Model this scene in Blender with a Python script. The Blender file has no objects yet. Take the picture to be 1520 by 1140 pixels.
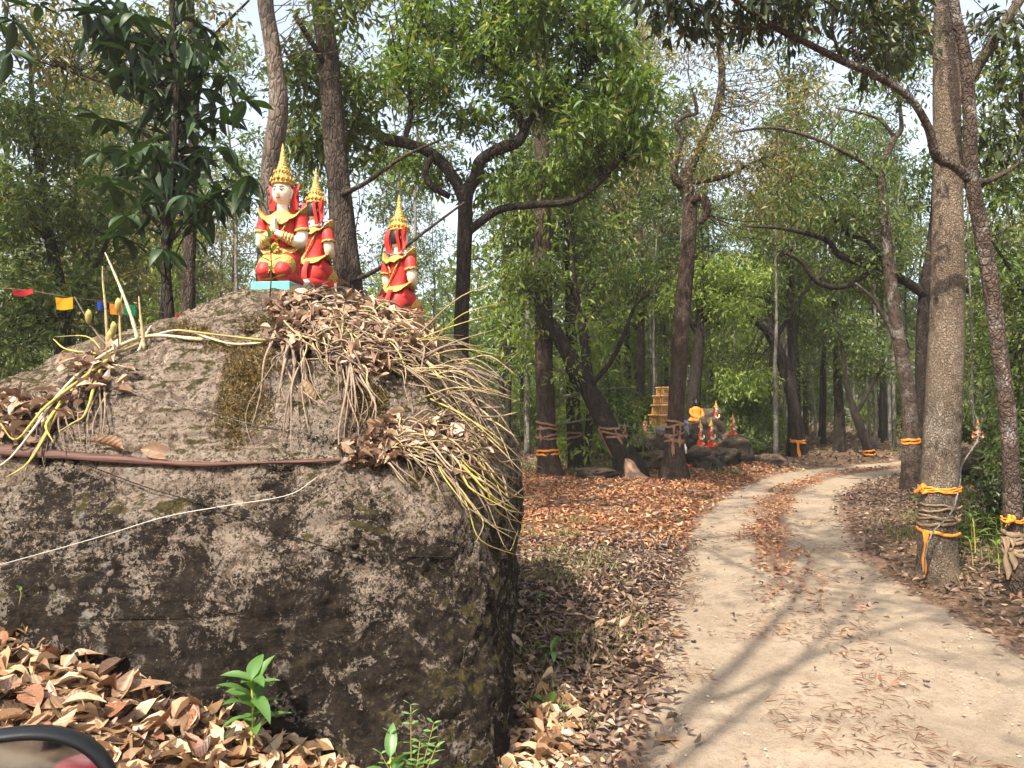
import bpy, math, random
import numpy as np
from mathutils import Vector, Matrix
from mathutils.bvhtree import BVHTree

rad = math.radians
RND = random.Random(11)
RNG = np.random.default_rng(11)
scene = bpy.context.scene
COL = scene.collection

# ------------------------------------------------------------------ camera
CAMZ, F, CX, CY = 1.9, 1097.0, 760.0, 570.0
PITCH = math.atan(30.0 / 1097.0)
cam_data = bpy.data.cameras.new('camera')
cam_data.sensor_width = 36.0
cam_data.lens = 36.0 * F / 1520.0
cam_data.clip_start = 0.05
cam_data.clip_end = 2000
cam = bpy.data.objects.new('camera', cam_data)
COL.objects.link(cam)
cam.location = (0, 0, CAMZ)
cam.rotation_euler = (rad(90) + PITCH, 0, 0)
scene.camera = cam

# ------------------------------------------------------------------ light
SUN_EL, SUN_AZ = 51.0, 213.0          # azimuth clockwise from +Y (north)
sdir = Vector((math.sin(rad(SUN_AZ)) * math.cos(rad(SUN_EL)),
               math.cos(rad(SUN_AZ)) * math.cos(rad(SUN_EL)), math.sin(rad(SUN_EL))))
world = bpy.data.worlds.new('World')
scene.world = world
world.use_nodes = True
wn = world.node_tree
wn.nodes.clear()
sky = wn.nodes.new('ShaderNodeTexSky')
sky.sky_type = 'NISHITA'
sky.sun_disc = False
sky.sun_elevation = rad(SUN_EL)
sky.sun_rotation = rad(SUN_AZ)
sky.air_density = 1.0
sky.dust_density = 4.0
sky.ozone_density = 1.0
bg = wn.nodes.new('ShaderNodeBackground')
bg.inputs['Strength'].default_value = 0.15
wo = wn.nodes.new('ShaderNodeOutputWorld')
hs = wn.nodes.new('ShaderNodeHueSaturation')     # milky dry-season sky
hs.inputs['Saturation'].default_value = 0.55
wn.links.new(sky.outputs[0], hs.inputs['Color'])
wn.links.new(hs.outputs[0], bg.inputs[0])
wn.links.new(bg.outputs[0], wo.inputs[0])
sun_data = bpy.data.lights.new('sun', 'SUN')
sun_data.energy = 3.4
sun_data.angle = rad(0.6)
sun_data.color = (1.0, 0.91, 0.76)
sun = bpy.data.objects.new('sun', sun_data)
COL.objects.link(sun)
sun.rotation_euler = (-sdir).to_track_quat('-Z', 'Y').to_euler()
sun.location = (-8, -10, 25)
scene.view_settings.view_transform = 'Standard'
scene.view_settings.look = 'None'
scene.view_settings.gamma = 1.0
scene.view_settings.exposure = 1.5
scene.render.engine = 'CYCLES'
scene.cycles.use_denoising = True
scene.cycles.max_bounces = 6
scene.cycles.diffuse_bounces = 3
scene.cycles.transmission_bounces = 4
scene.cycles.sample_clamp_indirect = 6.0


# ------------------------------------------------------------------ maths helpers
def P(px, py, d):
    """photo pixel (1520 wide) at ground distance d -> world point"""
    a, b = (px - CX) / F, (CY - py) / F
    fy = math.cos(PITCH) - b * math.sin(PITCH)
    fz = math.sin(PITCH) + b * math.cos(PITCH)
    return Vector((a * d / fy, d, CAMZ + fz * d / fy))


def ray(px, py):
    p = P(px, py, 1.0)
    return (p - Vector((0, 0, CAMZ))).normalized()


def _h(ix, iy, iz, s):
    n = (ix * 374761393 + iy * 668265263 + iz * 1440662683 + s * 974634777) & 0xffffffff
    n = ((n ^ (n >> 13)) * 1274126177) & 0xffffffff
    n = ((n ^ (n >> 16)) * 2246822519) & 0xffffffff
    return ((n ^ (n >> 15)) & 0xffffffff) / 4294967295.0


def vnoise(p, s=0):
    p = np.asarray(p, float)
    i = np.floor(p).astype(np.int64)
    f = p - i
    u = f * f * (3 - 2 * f)
    r = 0
    for dx in (0, 1):
        for dy in (0, 1):
            for dz in (0, 1):
                w = (u[:, 0] if dx else 1 - u[:, 0]) * (u[:, 1] if dy else 1 - u[:, 1]) * (u[:, 2] if dz else 1 - u[:, 2])
                r = r + w * _h(i[:, 0] + dx, i[:, 1] + dy, i[:, 2] + dz, s)
    return r * 2 - 1


def fbm(p, octv=4, s=0, gain=0.5):
    p = np.asarray(p, float)
    a, r = 1.0, 0
    for k in range(octv):
        r = r + a * vnoise(p * (2.03 ** k) + k * 7.13, s + k)
        a *= gain
    return r


def smooth(a, b, x):
    t = np.clip((x - a) / (b - a), 0, 1)
    return t * t * (3 - 2 * t)


def catmull(pts, n):
    pts = np.asarray(pts, float)
    if len(pts) < 3:
        t = np.linspace(0, 1, n)[:, None]
        return pts[0] * (1 - t) + pts[-1] * t
    e = np.vstack([2 * pts[0] - pts[1], pts, 2 * pts[-1] - pts[-2]])
    t = np.linspace(0, len(pts) - 1 - 1e-6, n)
    i = t.astype(int)
    f = (t - i)[:, None]
    a, b, c, d = e[i], e[i + 1], e[i + 2], e[i + 3]
    return 0.5 * (2 * b + (c - a) * f + (2 * a - 5 * b + 4 * c - d) * f ** 2 + (3 * b - a - 3 * c + d) * f ** 3)


class MB:
    """mesh collector: numpy vertex blocks, faces grouped by size"""
    def __init__(self):
        self.v, self.f, self.n = [], [], 0

    def add(self, V, faces, m=0):
        V = np.asarray(V, float).reshape(-1, 3)
        for fa in (faces if isinstance(faces, list) else [faces]):
            fa = np.asarray(fa, np.int64)
            if len(fa):
                self.f.append((fa + self.n, m))
        self.v.append(V)
        self.n += len(V)
        return self

    def tube(self, path, r, sides=8, m=0, rough=0.0, seed=0, cap=True, fs=3.0):
        path = np.asarray(path, float)
        n = len(path)
        r = np.broadcast_to(np.asarray(r, float), (n,))
        T = np.gradient(path, axis=0)
        T /= np.linalg.norm(T, axis=1)[:, None] + 1e-9
        ref = np.array([1, 0, 0.0]) if abs(T[0][0]) < 0.8 else np.array([0, 1.0, 0])
        N = np.zeros((n, 3))
        u = ref - T[0] * ref.dot(T[0])
        N[0] = u / np.linalg.norm(u)
        for k in range(1, n):
            u = N[k - 1] - T[k] * N[k - 1].dot(T[k])
            N[k] = u / (np.linalg.norm(u) + 1e-9)
        Bn = np.cross(T, N)
        a = np.arange(sides) * 2 * math.pi / sides
        rr = r[:, None] * np.ones((1, sides))
        dirs = N[:, None, :] * np.cos(a)[None, :, None] + Bn[:, None, :] * np.sin(a)[None, :, None]
        if rough:
            q = (path[:, None, :] * 0.35 + dirs * 0.9 * r[:, None, None] * 2).reshape(-1, 3) * fs
            rr = rr * (1 + rough * np.clip(fbm(q, 4, seed), -1.2, 0.6).reshape(n, sides))
        V = path[:, None, :] + dirs * rr[:, :, None]
        idx = np.arange(n * sides).reshape(n, sides)
        Q = np.stack([idx[:-1], np.roll(idx, -1, 1)[:-1], np.roll(idx, -1, 1)[1:], idx[1:]], -1).reshape(-1, 4)
        V = V.reshape(-1, 3)
        fl = [Q]
        if cap:
            V = np.vstack([V, path[0], path[-1]])
            c0, c1 = n * sides, n * sides + 1
            j = np.arange(sides)
            k = (j + 1) % sides
            fl.append(np.vstack([np.stack([np.full(sides, c0), k, j], 1),
                                 np.stack([np.full(sides, c1), idx[-1][j], idx[-1][k]], 1)]))
        return self.add(V, fl, m)

    def loft(self, secs, sides=24, m=0, power=2.0):
        """secs: (cx,cy,cz,rx,ry) horizontal ellipses stacked upward"""
        a = np.arange(sides) * 2 * math.pi / sides
        c, s = np.cos(a), np.sin(a)
        ex = np.sign(c) * np.abs(c) ** (2 / power)
        ey = np.sign(s) * np.abs(s) ** (2 / power)
        V = np.vstack([np.stack([x + rx * ex, y + ry * ey, np.full(sides, z)], 1) for x, y, z, rx, ry in secs])
        n = len(secs)
        idx = np.arange(n * sides).reshape(n, sides)
        Q = np.stack([idx[:-1], np.roll(idx, -1, 1)[:-1], np.roll(idx, -1, 1)[1:], idx[1:]], -1).reshape(-1, 4)
        j = np.arange(sides)
        k = (j + 1) % sides
        V = np.vstack([V, secs[0][:3], secs[-1][:3]])
        caps = np.vstack([np.stack([np.full(sides, n * sides), k, j], 1),
                          np.stack([np.full(sides, n * sides + 1), idx[-1][j], idx[-1][k]], 1)])
        return self.add(V, [Q, caps], m)

    def box(self, c, s, bev=0.0, m=0, rot=0.0):
        """chamfered box"""
        cx, cy, cz = c
        hx, hy, hz = s[0] / 2, s[1] / 2, s[2] / 2
        b = bev if bev else min(hx, hy, hz) * 0.06
        o = []
        for z, k in ((-hz, b), (-hz + b, 0), (hz - b, 0), (hz, b)):
            for x, y in ((-1, -1), (1, -1), (1, 1), (-1, 1)):
                if k:
                    o.append((x * (hx - b), y * (hy - b), z))
                else:
                    o.append((x * hx, y * hy, z))
        V = np.array(o)
        cr, sr = math.cos(rot), math.sin(rot)
        V = np.stack([V[:, 0] * cr - V[:, 1] * sr + cx, V[:, 0] * sr + V[:, 1] * cr + cy, V[:, 2] + cz], 1)
        Q = [(3, 2, 1, 0), (12, 13, 14, 15)]
        for l in range(3):
            for j in range(4):
                k = (j + 1) % 4
                Q.append((l * 4 + j, l * 4 + k, l * 4 + 4 + k, l * 4 + 4 + j))
        return self.add(V, np.array(Q), m)

    def grid(self, G, m=0, closed=False):
        n, k = G.shape[:2]
        idx = np.arange(n * k).reshape(n, k)
        if closed:
            r = np.roll(idx, -1, 1)
            Q = np.stack([idx[:-1], r[:-1], r[1:], idx[1:]], -1).reshape(-1, 4)
        else:
            Q = np.stack([idx[:-1, :-1], idx[:-1, 1:], idx[1:, 1:], idx[1:, :-1]], -1).reshape(-1, 4)
        return self.add(G.reshape(-1, 3), Q, m)

    def verts(self):
        return np.vstack(self.v)

    def mesh(self, name, mats, smooth_=True, origin=None):
        V = self.verts()
        if origin is not None:
            V = V - np.asarray(origin, float)
        me = bpy.data.meshes.new(name)
        me.vertices.add(len(V))
        me.vertices.foreach_set('co', V.astype(np.float32).ravel())
        loops = np.concatenate([f.ravel() for f, m in self.f]).astype(np.int32)
        tot = np.concatenate([np.full(len(f), f.shape[1]) for f, m in self.f]).astype(np.int32)
        mi = np.concatenate([np.full(len(f), m) for f, m in self.f]).astype(np.int32)
        st = np.concatenate([[0], np.cumsum(tot)[:-1]]).astype(np.int32)
        me.loops.add(len(loops))
        me.loops.foreach_set('vertex_index', loops)
        me.polygons.add(len(tot))
        me.polygons.foreach_set('loop_start', st)
        me.polygons.foreach_set('material_index', mi)
        me.polygons.foreach_set('use_smooth', np.full(len(tot), bool(smooth_)))
        for m in (mats if isinstance(mats, (list, tuple)) else [mats]):
            me.materials.append(m)
        me.update(calc_edges=True)
        return me


KIDS = {}


def link(name, me, parent=None, loc=None, rot=None, scale=None):
    o = bpy.data.objects.new(name, me)
    COL.objects.link(o)
    if parent:
        o.parent = parent
        KIDS.setdefault(parent.name, []).append(o)
    if loc is not None:
        o.location = loc
    if rot is not None:
        o.rotation_euler = rot
    if scale is not None:
        o.scale = (scale,) * 3 if isinstance(scale, (int, float)) else scale
    return o


def tag(o, label, cat, group=None, kind=None):
    o['label'] = label
    o['category'] = cat
    if group:
        o['group'] = group
    if kind:
        o['kind'] = kind
    return o


def thing(name, label, cat, loc=(0, 0, 0), rz=0.0, group=None, scale=1.0):
    o = link(name, None, None, loc, (0, 0, rz), scale)
    o.empty_display_size = 0.1
    return tag(o, label, cat, group)


def dup(o, parent=None):
    c = o.copy()
    COL.objects.link(c)
    c.parent = parent
    if parent:
        KIDS.setdefault(parent.name, []).append(c)
    for ch in list(KIDS.get(o.name, [])):
        dup(ch, c)
    return c


# ------------------------------------------------------------------ materials
class NT:
    def __init__(self, name):
        self.m = bpy.data.materials.new(name)
        self.m.use_nodes = True
        self.t = self.m.node_tree
        self.t.nodes.clear()
        self.out = self.t.nodes.new('ShaderNodeOutputMaterial')

    def n(self, typ, props=None, **ins):
        nd = self.t.nodes.new('ShaderNode' + typ)
        for k, v in (props or {}).items():
            setattr(nd, k, v)
        for k, v in ins.items():
            k = k.replace('_', ' ')
            s = nd.inputs[k] if k in nd.inputs else nd.inputs[int(k[1:])]
            if isinstance(v, bpy.types.NodeSocket):
                self.t.links.new(v, s)
            elif isinstance(v, (tuple, list)) and len(v) == 3 and s.type == 'RGBA':
                s.default_value = (*v, 1)
            else:
                s.default_value = v
        return nd

    def coord(self):
        return self.n('TexCoord').outputs['Object']

    def noise(self, scale, detail=4, rough=0.55, vec=None, dist=0.0):
        return self.n('TexNoise', Vector=vec or self.coord(), Scale=scale, Detail=detail, Roughness=rough, Distortion=dist).outputs['Fac']

    def ramp(self, fac, stops, interp='LINEAR'):
        r = self.n('ValToRGB', Fac=fac)
        r.color_ramp.interpolation = interp
        e = r.color_ramp.elements
        while len(e) < len(stops):
            e.new(0.5)
        for k, (p, c) in enumerate(stops):
            e[k].position = p
            c = (c, c, c) if isinstance(c, (int, float)) else c
            e[k].color = (*c, 1)
        return r.outputs[0]

    def mix(self, fac, a, b, mode='MIX'):
        nd = self.n('Mix', {'data_type': 'RGBA', 'blend_type': mode})
        for s, v in ((nd.inputs[0], fac), (nd.inputs[6], a), (nd.inputs[7], b)):
            if isinstance(v, bpy.types.NodeSocket):
                self.t.links.new(v, s)
            elif isinstance(v, (tuple, list)):
                s.default_value = (*v, 1)
            else:
                s.default_value = v
        return nd.outputs[2]

    def math(self, op, a, b=0.0, clamp=False):
        nd = self.n('Math', {'operation': op, 'use_clamp': clamp}, _0=a, _1=b)
        return nd.outputs[0]

    def bump(self, h, strength=0.5, dist=0.02, normal=None):
        nd = self.n('Bump', Height=h, Strength=strength, Distance=dist)
        if normal:
            self.t.links.new(normal, nd.inputs['Normal'])
        return nd.outputs[0]

    def surf(self, sock):
        self.t.links.new(sock, self.out.inputs['Surface'])
        return self.m

    def pbr(self, color, rough=0.7, normal=None, spec=0.3, metal=0.0):
        b = self.n('BsdfPrincipled', Base_Color=color, Roughness=rough, Metallic=metal)
        b.inputs['Specular IOR Level'].default_value = spec
        if normal:
            self.t.links.new(normal, b.inputs['Normal'])
        return self.surf(b.outputs[0])


def mat_leaf(name, stops, trans=0.45, gloss=0.03, tint=(1.25, 1.2, 0.55)):
    t = NT(name)
    rnd = t.n('NewGeometry').outputs['Random Per Island']
    c = t.ramp(rnd, stops)
    big = t.noise(0.8, 3)
    c = t.mix(t.math('MULTIPLY', big, 0.5), c, t.mix(1.0, c, (0.62, 0.72, 0.5), 'MULTIPLY'))
    d = t.n('BsdfDiffuse', Color=c).outputs[0]
    tr = t.n('BsdfTranslucent', Color=t.mix(1.0, c, tint, 'MULTIPLY')).outputs[0]
    g = t.n('BsdfGlossy', Color=(0.9, 0.95, 0.9), Roughness=0.5).outputs[0]
    s = t.n('MixShader', _0=trans, _1=d, _2=tr).outputs[0]
    s = t.n('MixShader', _0=gloss, _1=s, _2=g).outputs[0]
    return t.surf(s)


def mat_dry(name, stops, trans=0.12):
    t = NT(name)
    rnd = t.n('NewGeometry').outputs['Random Per Island']
    c = t.ramp(rnd, stops)
    c = t.mix(t.math('MULTIPLY', t.noise(40, 4), 0.6), c, t.mix(1.0, c, (0.55, 0.5, 0.45), 'MULTIPLY'))
    d = t.n('BsdfDiffuse', Color=c).outputs[0]
    tr = t.n('BsdfTranslucent', Color=c).outputs[0]
    g = t.n('BsdfGlossy', Color=(1, 1, 1), Roughness=0.5).outputs[0]
    s = t.n('MixShader', _0=trans, _1=d, _2=tr).outputs[0]
    s = t.n('MixShader', _0=0.04, _1=s, _2=g).outputs[0]
    return t.surf(s)


def mat_bark(name, dark, mid, pale, scale=9.0, pale_amt=0.5, zs=0.35, bump=0.9, tint=None):
    t = NT(name)
    co = t.n('Mapping', Vector=t.coord(), Scale=(1, 1, zs)).outputs[0]
    n1 = t.noise(scale, 6, 0.65, co, 0.6)
    v = t.n('TexVoronoi', {'feature': 'DISTANCE_TO_EDGE'}, Vector=t.n('Mapping', Vector=t.mix(0.12, co, t.n('TexNoise', Vector=co, Scale=scale * 0.8).outputs['Color']), Scale=(1, 1, 1)).outputs[0], Scale=scale * 2.6).outputs['Distance']
    n2 = t.noise(2.2, 5, 0.7, None, 0.5)
    n3 = t.noise(scale * 6, 4, 0.7, co)
    c = t.mix(t.ramp(n1, [(0.35, 0.0), (0.68, 1.0)]), dark, mid)
    c = t.mix(t.ramp(n2, [(0.72 - pale_amt * 0.35, 0.0), (0.86 - pale_amt * 0.3, 1.0)]), c, t.mix(t.ramp(n3, [(0.35, 0.0), (0.65, 1.0)]), c, pale))
    c = t.mix(t.ramp(v, [(0.0, 0.55), (0.10, 0.0)]), c, tuple(x * 0.5 for x in dark))
    if tint:
        c = t.mix(t.ramp(t.noise(0.9, 3), [(0.42, 0.0), (0.62, 0.8)]), c, tint)
    h = t.math('ADD', t.math('MULTIPLY', n1, 0.9), t.math('ADD', t.ramp(v, [(0, 0.0), (0.2, 0.6)]), t.math('MULTIPLY', n3, 0.35)))
    return t.pbr(c, 0.9, t.bump(h, bump, 0.03), 0.15)


def mat_paint(name, col, rough=0.45, worn=None, relief=0.0, rs=60, dirt=0.35, chips=0.0):
    t = NT(name)
    n = t.noise(14, 5, 0.6)
    c = t.mix(t.math('MULTIPLY', t.ramp(n, [(0.45, 0.0), (0.75, 1.0)]), dirt), col, tuple(x * 0.45 for x in col))
    if chips:
        c = t.mix(t.math('MULTIPLY', t.ramp(t.noise(26, 6, 0.75), [(0.64, 0.0), (0.67, 1.0)]), chips), c, (0.5, 0.45, 0.4))
        c = t.mix(t.math('MULTIPLY', t.ramp(t.noise(5, 6, 0.7, None, 0.6), [(0.5, 0.0), (0.7, 1.0)]), 0.55), c, t.mix(1.0, c, (0.45, 0.4, 0.36), 'MULTIPLY'))
    if worn:
        c = t.mix(t.ramp(t.noise(38, 5, 0.7), [(0.62, 0.0), (0.68, 1.0)]), c, worn)
    nb = None
    if relief:
        v = t.n('TexVoronoi', {'feature': 'SMOOTH_F1'}, Vector=t.coord(), Scale=rs).outputs['Distance']
        c = t.mix(t.ramp(v, [(0.25, 0.0), (0.75, 0.75)]), c, tuple(x * 0.35 for x in col))
        nb = t.bump(t.math('MULTIPLY', v, -1.0), relief, 0.01)
    else:
        nb = t.bump(t.noise(70, 3), 0.25, 0.004)
    return t.pbr(c, rough, nb, 0.4)


M = {}
# foliage
M['leaf_bright'] = mat_leaf('leaf_bright', [(0.0, (0.055, 0.105, 0.014)), (0.4, (0.12, 0.2, 0.028)), (0.8, (0.2, 0.29, 0.045)), (1.0, (0.3, 0.29, 0.08))])
M['leaf_mid'] = mat_leaf('leaf_mid', [(0.0, (0.046, 0.08, 0.018)), (0.5, (0.1, 0.155, 0.032)), (0.9, (0.17, 0.215, 0.052)), (1.0, (0.28, 0.22, 0.08))])
M['leaf_dark'] = mat_leaf('leaf_dark', [(0.0, (0.02, 0.032, 0.01)), (0.6, (0.045, 0.062, 0.018)), (0.92, (0.08, 0.095, 0.03)), (1.0, (0.2, 0.14, 0.06))], 0.3, 0.04)
M['leaf_olive'] = mat_leaf('leaf_olive', [(0.0, (0.08, 0.09, 0.025)), (0.4, (0.17, 0.17, 0.055)), (0.8, (0.3, 0.25, 0.1)), (1.0, (0.42, 0.32, 0.15))])
M['leaf_lime'] = mat_leaf('leaf_lime', [(0.0, (0.10, 0.16, 0.022)), (0.5, (0.19, 0.27, 0.04)), (1.0, (0.31, 0.35, 0.07))], 0.48)
M['leaf_sapling_shaded'] = mat_leaf('leaf_sapling_shaded', [(0.0, (0.016, 0.036, 0.012)), (1.0, (0.035, 0.07, 0.022))], 0.25, 0.035)  # shade of the canopy above is put into this dark leaf colour
M['leaf_seedling'] = mat_leaf('leaf_seedling', [(0.0, (0.06, 0.15, 0.03)), (1.0, (0.12, 0.24, 0.05))], 0.35, 0.06)
M['leaf_pinnate'] = mat_leaf('leaf_pinnate', [(0.0, (0.12, 0.25, 0.07)), (1.0, (0.22, 0.36, 0.11))], 0.35, 0.06)
# dry leaves
M['dry_mix'] = mat_dry('dry_mix', [(0.0, (0.045, 0.028, 0.02)), (0.35, (0.115, 0.072, 0.052)), (0.65, (0.2, 0.13, 0.092)), (0.88, (0.3, 0.2, 0.135)), (1.0, (0.44, 0.31, 0.2))])
M['dry_red'] = mat_dry('dry_red', [(0.0, (0.16, 0.06, 0.03)), (0.4, (0.33, 0.13, 0.06)), (0.75, (0.45, 0.22, 0.1)), (1.0, (0.55, 0.36, 0.19))])
M['dry_tan'] = mat_dry('dry_tan', [(0.0, (0.2, 0.1, 0.05)), (0.35, (0.42, 0.25, 0.13)), (0.7, (0.55, 0.37, 0.22)), (1.0, (0.66, 0.5, 0.33))])
M['dry_boulder'] = mat_dry('dry_boulder', [(0.0, (0.1, 0.055, 0.036)), (0.3, (0.26, 0.155, 0.1)), (0.65, (0.44, 0.29, 0.19)), (1.0, (0.62, 0.47, 0.33))], .18)
M['needle'] = mat_dry('needle', [(0.0, (0.12, 0.05, 0.025)), (1.0, (0.3, 0.15, 0.08))], 0.05)
# bark
M['bark_brown'] = mat_bark('bark_brown', (0.028, 0.021, 0.017), (0.105, 0.078, 0.062), (0.3, 0.27, 0.23), 9, 0.35)
M['bark_red'] = mat_bark('bark_red', (0.032, 0.021, 0.016), (0.1, 0.068, 0.052), (0.24, 0.19, 0.155), 10, 0.35)
M['bark_dark'] = mat_bark('bark_dark', (0.014, 0.011, 0.009), (0.05, 0.038, 0.031), (0.17, 0.15, 0.13), 9, 0.3)
M['bark_grey'] = mat_bark('bark_grey', (0.08, 0.062, 0.05), (0.2, 0.155, 0.125), (0.4, 0.35, 0.3), 8, 0.5)
M['bark_scaly'] = mat_bark('bark_scaly', (0.07, 0.052, 0.04), (0.2, 0.155, 0.115), (0.42, 0.36, 0.29), 17, 0.75, 0.6, 1.0, (0.26, 0.19, 0.135))
M['bark_patchy'] = mat_bark('bark_patchy', (0.04, 0.028, 0.022), (0.13, 0.09, 0.07), (0.5, 0.46, 0.42), 11, 0.55, 0.7)
M['bark_pale'] = mat_bark('bark_pale', (0.13, 0.115, 0.1), (0.26, 0.235, 0.2), (0.45, 0.42, 0.38), 9, 0.6)
# statue paints
M['red'] = mat_paint('red_paint', (0.56, 0.03, 0.022), 0.55, None, 0.0, dirt=0.75, chips=0.7)
M['gold'] = mat_paint('gold_paint', (0.6, 0.37, 0.085), 0.42, None, 1.0, 75, chips=0.35)
M['cream'] = mat_paint('cream_paint', (0.74, 0.62, 0.48), 0.6, dirt=0.25, chips=0.15)
M['black'] = mat_paint('black_paint', (0.012, 0.011, 0.011), 0.4)
M['lip'] = mat_paint('lip_paint', (0.35, 0.03, 0.04), 0.4)
M['white'] = mat_paint('white_paint', (0.8, 0.78, 0.74), 0.4)
M['turquoise'] = mat_paint('turquoise_paint', (0.13, 0.42, 0.36), 0.5, (0.4, 0.5, 0.45))
M['gold_tile'] = mat_paint('gold_tile', (0.38, 0.17, 0.05), 0.35, None, 0.5, 25)
M['cornice'] = mat_paint('cornice_paint', (0.5, 0.29, 0.1), 0.5, None, dirt=0.8)
M['slab'] = mat_paint('slab_grey', (0.2, 0.22, 0.24), 0.8, (0.35, 0.36, 0.36))
M['robe'] = mat_paint('robe_orange', (0.62, 0.22, 0.025), 0.8)
M['orange_cloth'] = mat_paint('orange_cloth', (0.75, 0.26, 0.03), 0.85, None, dirt=0.5)
M['faded_cloth'] = mat_paint('faded_cloth', (0.28, 0.145, 0.09), 0.9, (0.4, 0.27, 0.19), dirt=0.8)
M['grey_cloth'] = mat_paint('grey_cloth', (0.24, 0.165, 0.1), 0.9, (0.45, 0.36, 0.24), dirt=0.6)
M['blue'] = mat_paint('blue_cloth', (0.03, 0.09, 0.5), 0.7)


# ------------------------------------------------------------------ terrain functions
ROADP = catmull([(-1.2, -14), (0.2, -6), (1.3, 0), (1.85, 2.5), (2.2, 3.9), (2.45, 5.2), (2.77, 6.95), (3.05, 8.3), (3.62, 10.4), (4.95, 13.9),
                 (6.6, 17.2), (8.7, 19.9), (10.8, 21.7), (13.6, 23.2), (18, 24.6), (26, 26)], 260)


def road_w(y):
    return 1 + 0.36 * smooth(9.5, 3.8, np.asarray(y, float))


def road_d(x, y):
    """distance to road centre line, signed (right +)"""
    x = np.atleast_1d(np.asarray(x, float)); y = np.atleast_1d(np.asarray(y, float))
    out = np.full(x.shape, 1e3)
    m = (y > -18) & (y < 32) & (x > -8) & (x < 32)
    if m.any():
        p = np.stack([x[m], y[m]], 1)
        r = np.empty(len(p))
        T = np.gradient(ROADP, axis=0)
        for k in range(0, len(p), 4000):
            q = p[k:k + 4000]
            d = ((q[:, None, :] - ROADP[None]) ** 2).sum(2)
            i = d.argmin(1)
            w = q - ROADP[i]
            t = T[i]
            r[k:k + 4000] = np.sqrt(d[np.arange(len(q)), i]) / road_w(q[:, 1]) * np.sign(w[:, 0] * t[:, 1] - w[:, 1] * t[:, 0])
        out[m] = r
    return out


def gh(x, y, rd=None, onroad=True):
    x = np.atleast_1d(np.asarray(x, float)); y = np.atleast_1d(np.asarray(y, float))
    rd = road_d(x, y) if rd is None else rd
    p = np.stack([x, y, np.zeros_like(x)], 1)
    ar = np.abs(rd)
    off = smooth(1.0, 2.4, ar)
    z = 0.05 * fbm(p * 0.7, 3, 3) * (0.25 + off) + 0.4 * fbm(p * 0.06, 2, 9) * smooth(14, 40, np.hypot(x, y))
    z = z + 0.09 * smooth(1.0, 1.9, ar) - 0.03
    if not onroad:
        z = z - 0.07 * smooth(1.35, 0.95, ar)
    # bank under and in front of the boulder
    z = z + 0.37 * np.clip(-x - 0.6, 0, 2.6) * smooth(12.0, 7.5, y) * smooth(-6, 0, y)
    # shrine mound
    z = z + 0.32 * np.exp(-(((x - 5.2) / 2.4) ** 2 + ((y - 21.6) / 1.8) ** 2))
    # ground falls away right of the road
    z = z - 0.35 * smooth(2.6, 5.0, rd) * smooth(900, 800, rd) * smooth(3, 8, y) * smooth(22, 14, y)
    return z


def g1(x, y):
    return float(gh(x, y)[0])


# ------------------------------------------------------------------ ground + road
t = NT('forest_soil')
n1 = t.noise(1.3, 5, 0.6); n2 = t.noise(18, 6, 0.7); n3 = t.noise(90, 3)
c = t.mix(t.ramp(n1, [(0.35, 0.0), (0.65, 1.0)]), (0.1, 0.066, 0.045), (0.2, 0.12, 0.075))
c = t.mix(t.ramp(n2, [(0.5, 0.0), (0.62, 1.0)]), c, (0.28, 0.19, 0.12))
c = t.mix(t.ramp(n3, [(0.4, 0.6), (0.6, 0.0)]), c, (0.05, 0.035, 0.025))
M['soil'] = t.pbr(c, 0.95, t.bump(t.math('ADD', n2, t.math('MULTIPLY', n3, 0.4)), 0.9, 0.03), 0.1)

t = NT('road_dirt')
co = t.coord()
n1 = t.noise(0.9, 5, 0.6); n2 = t.noise(6, 6, 0.65); n3 = t.noise(60, 4, 0.7); n4 = t.noise(260, 2)
c = t.mix(t.ramp(n1, [(0.3, 0.0), (0.7, 1.0)]), (0.265, 0.207, 0.15), (0.37, 0.295, 0.215))
c = t.mix(t.ramp(n2, [(0.42, 0.0), (0.7, 0.8)]), c, (0.24, 0.18, 0.13))
n6 = t.noise(24, 5, 0.7)
c = t.mix(t.ramp(n6, [(0.5, 0.0), (0.68, 0.6)]), c, (0.2, 0.145, 0.1))
c = t.mix(t.ramp(n3, [(0.56, 0.0), (0.66, 0.55)]), c, (0.17, 0.12, 0.085))
c = t.mix(t.ramp(n4, [(0.6, 0.0), (0.7, 0.5)]), c, (0.62, 0.54, 0.43))
at = t.n('Attribute', {'attribute_name': 'strip'}).outputs['Fac']
sf = t.math('ADD', at, t.math('MULTIPLY', t.math('SUBTRACT', n2, 0.5), 0.9))
sf = t.math('ADD', sf, t.math('MULTIPLY', t.math('SUBTRACT', n3, 0.5), 0.7))
c = t.mix(t.ramp(sf, [(0.42, 0.0), (0.62, 0.85)]), c, t.mix(n3, (0.1, 0.06, 0.042), (0.27, 0.165, 0.115)))
M['road'] = t.pbr(c, 0.95, t.bump(t.math('ADD', t.math('MULTIPLY', n3, 0.6), t.math('ADD', n2, t.math('MULTIPLY', n4, 0.3))), 0.75, 0.03), 0.1)


def spaced(a, b, step, far, ratio=1.16):
    c = list(np.arange(a, b + 1e-6, step))
    s, lo = step, a
    L = []
    while lo > -far:
        s *= ratio; lo -= s; L.append(lo)
    s, hi = step, c[-1]
    H = []
    while hi < far:
        s *= ratio; hi += s; H.append(hi)
    return np.array(L[::-1] + c + H)


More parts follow.
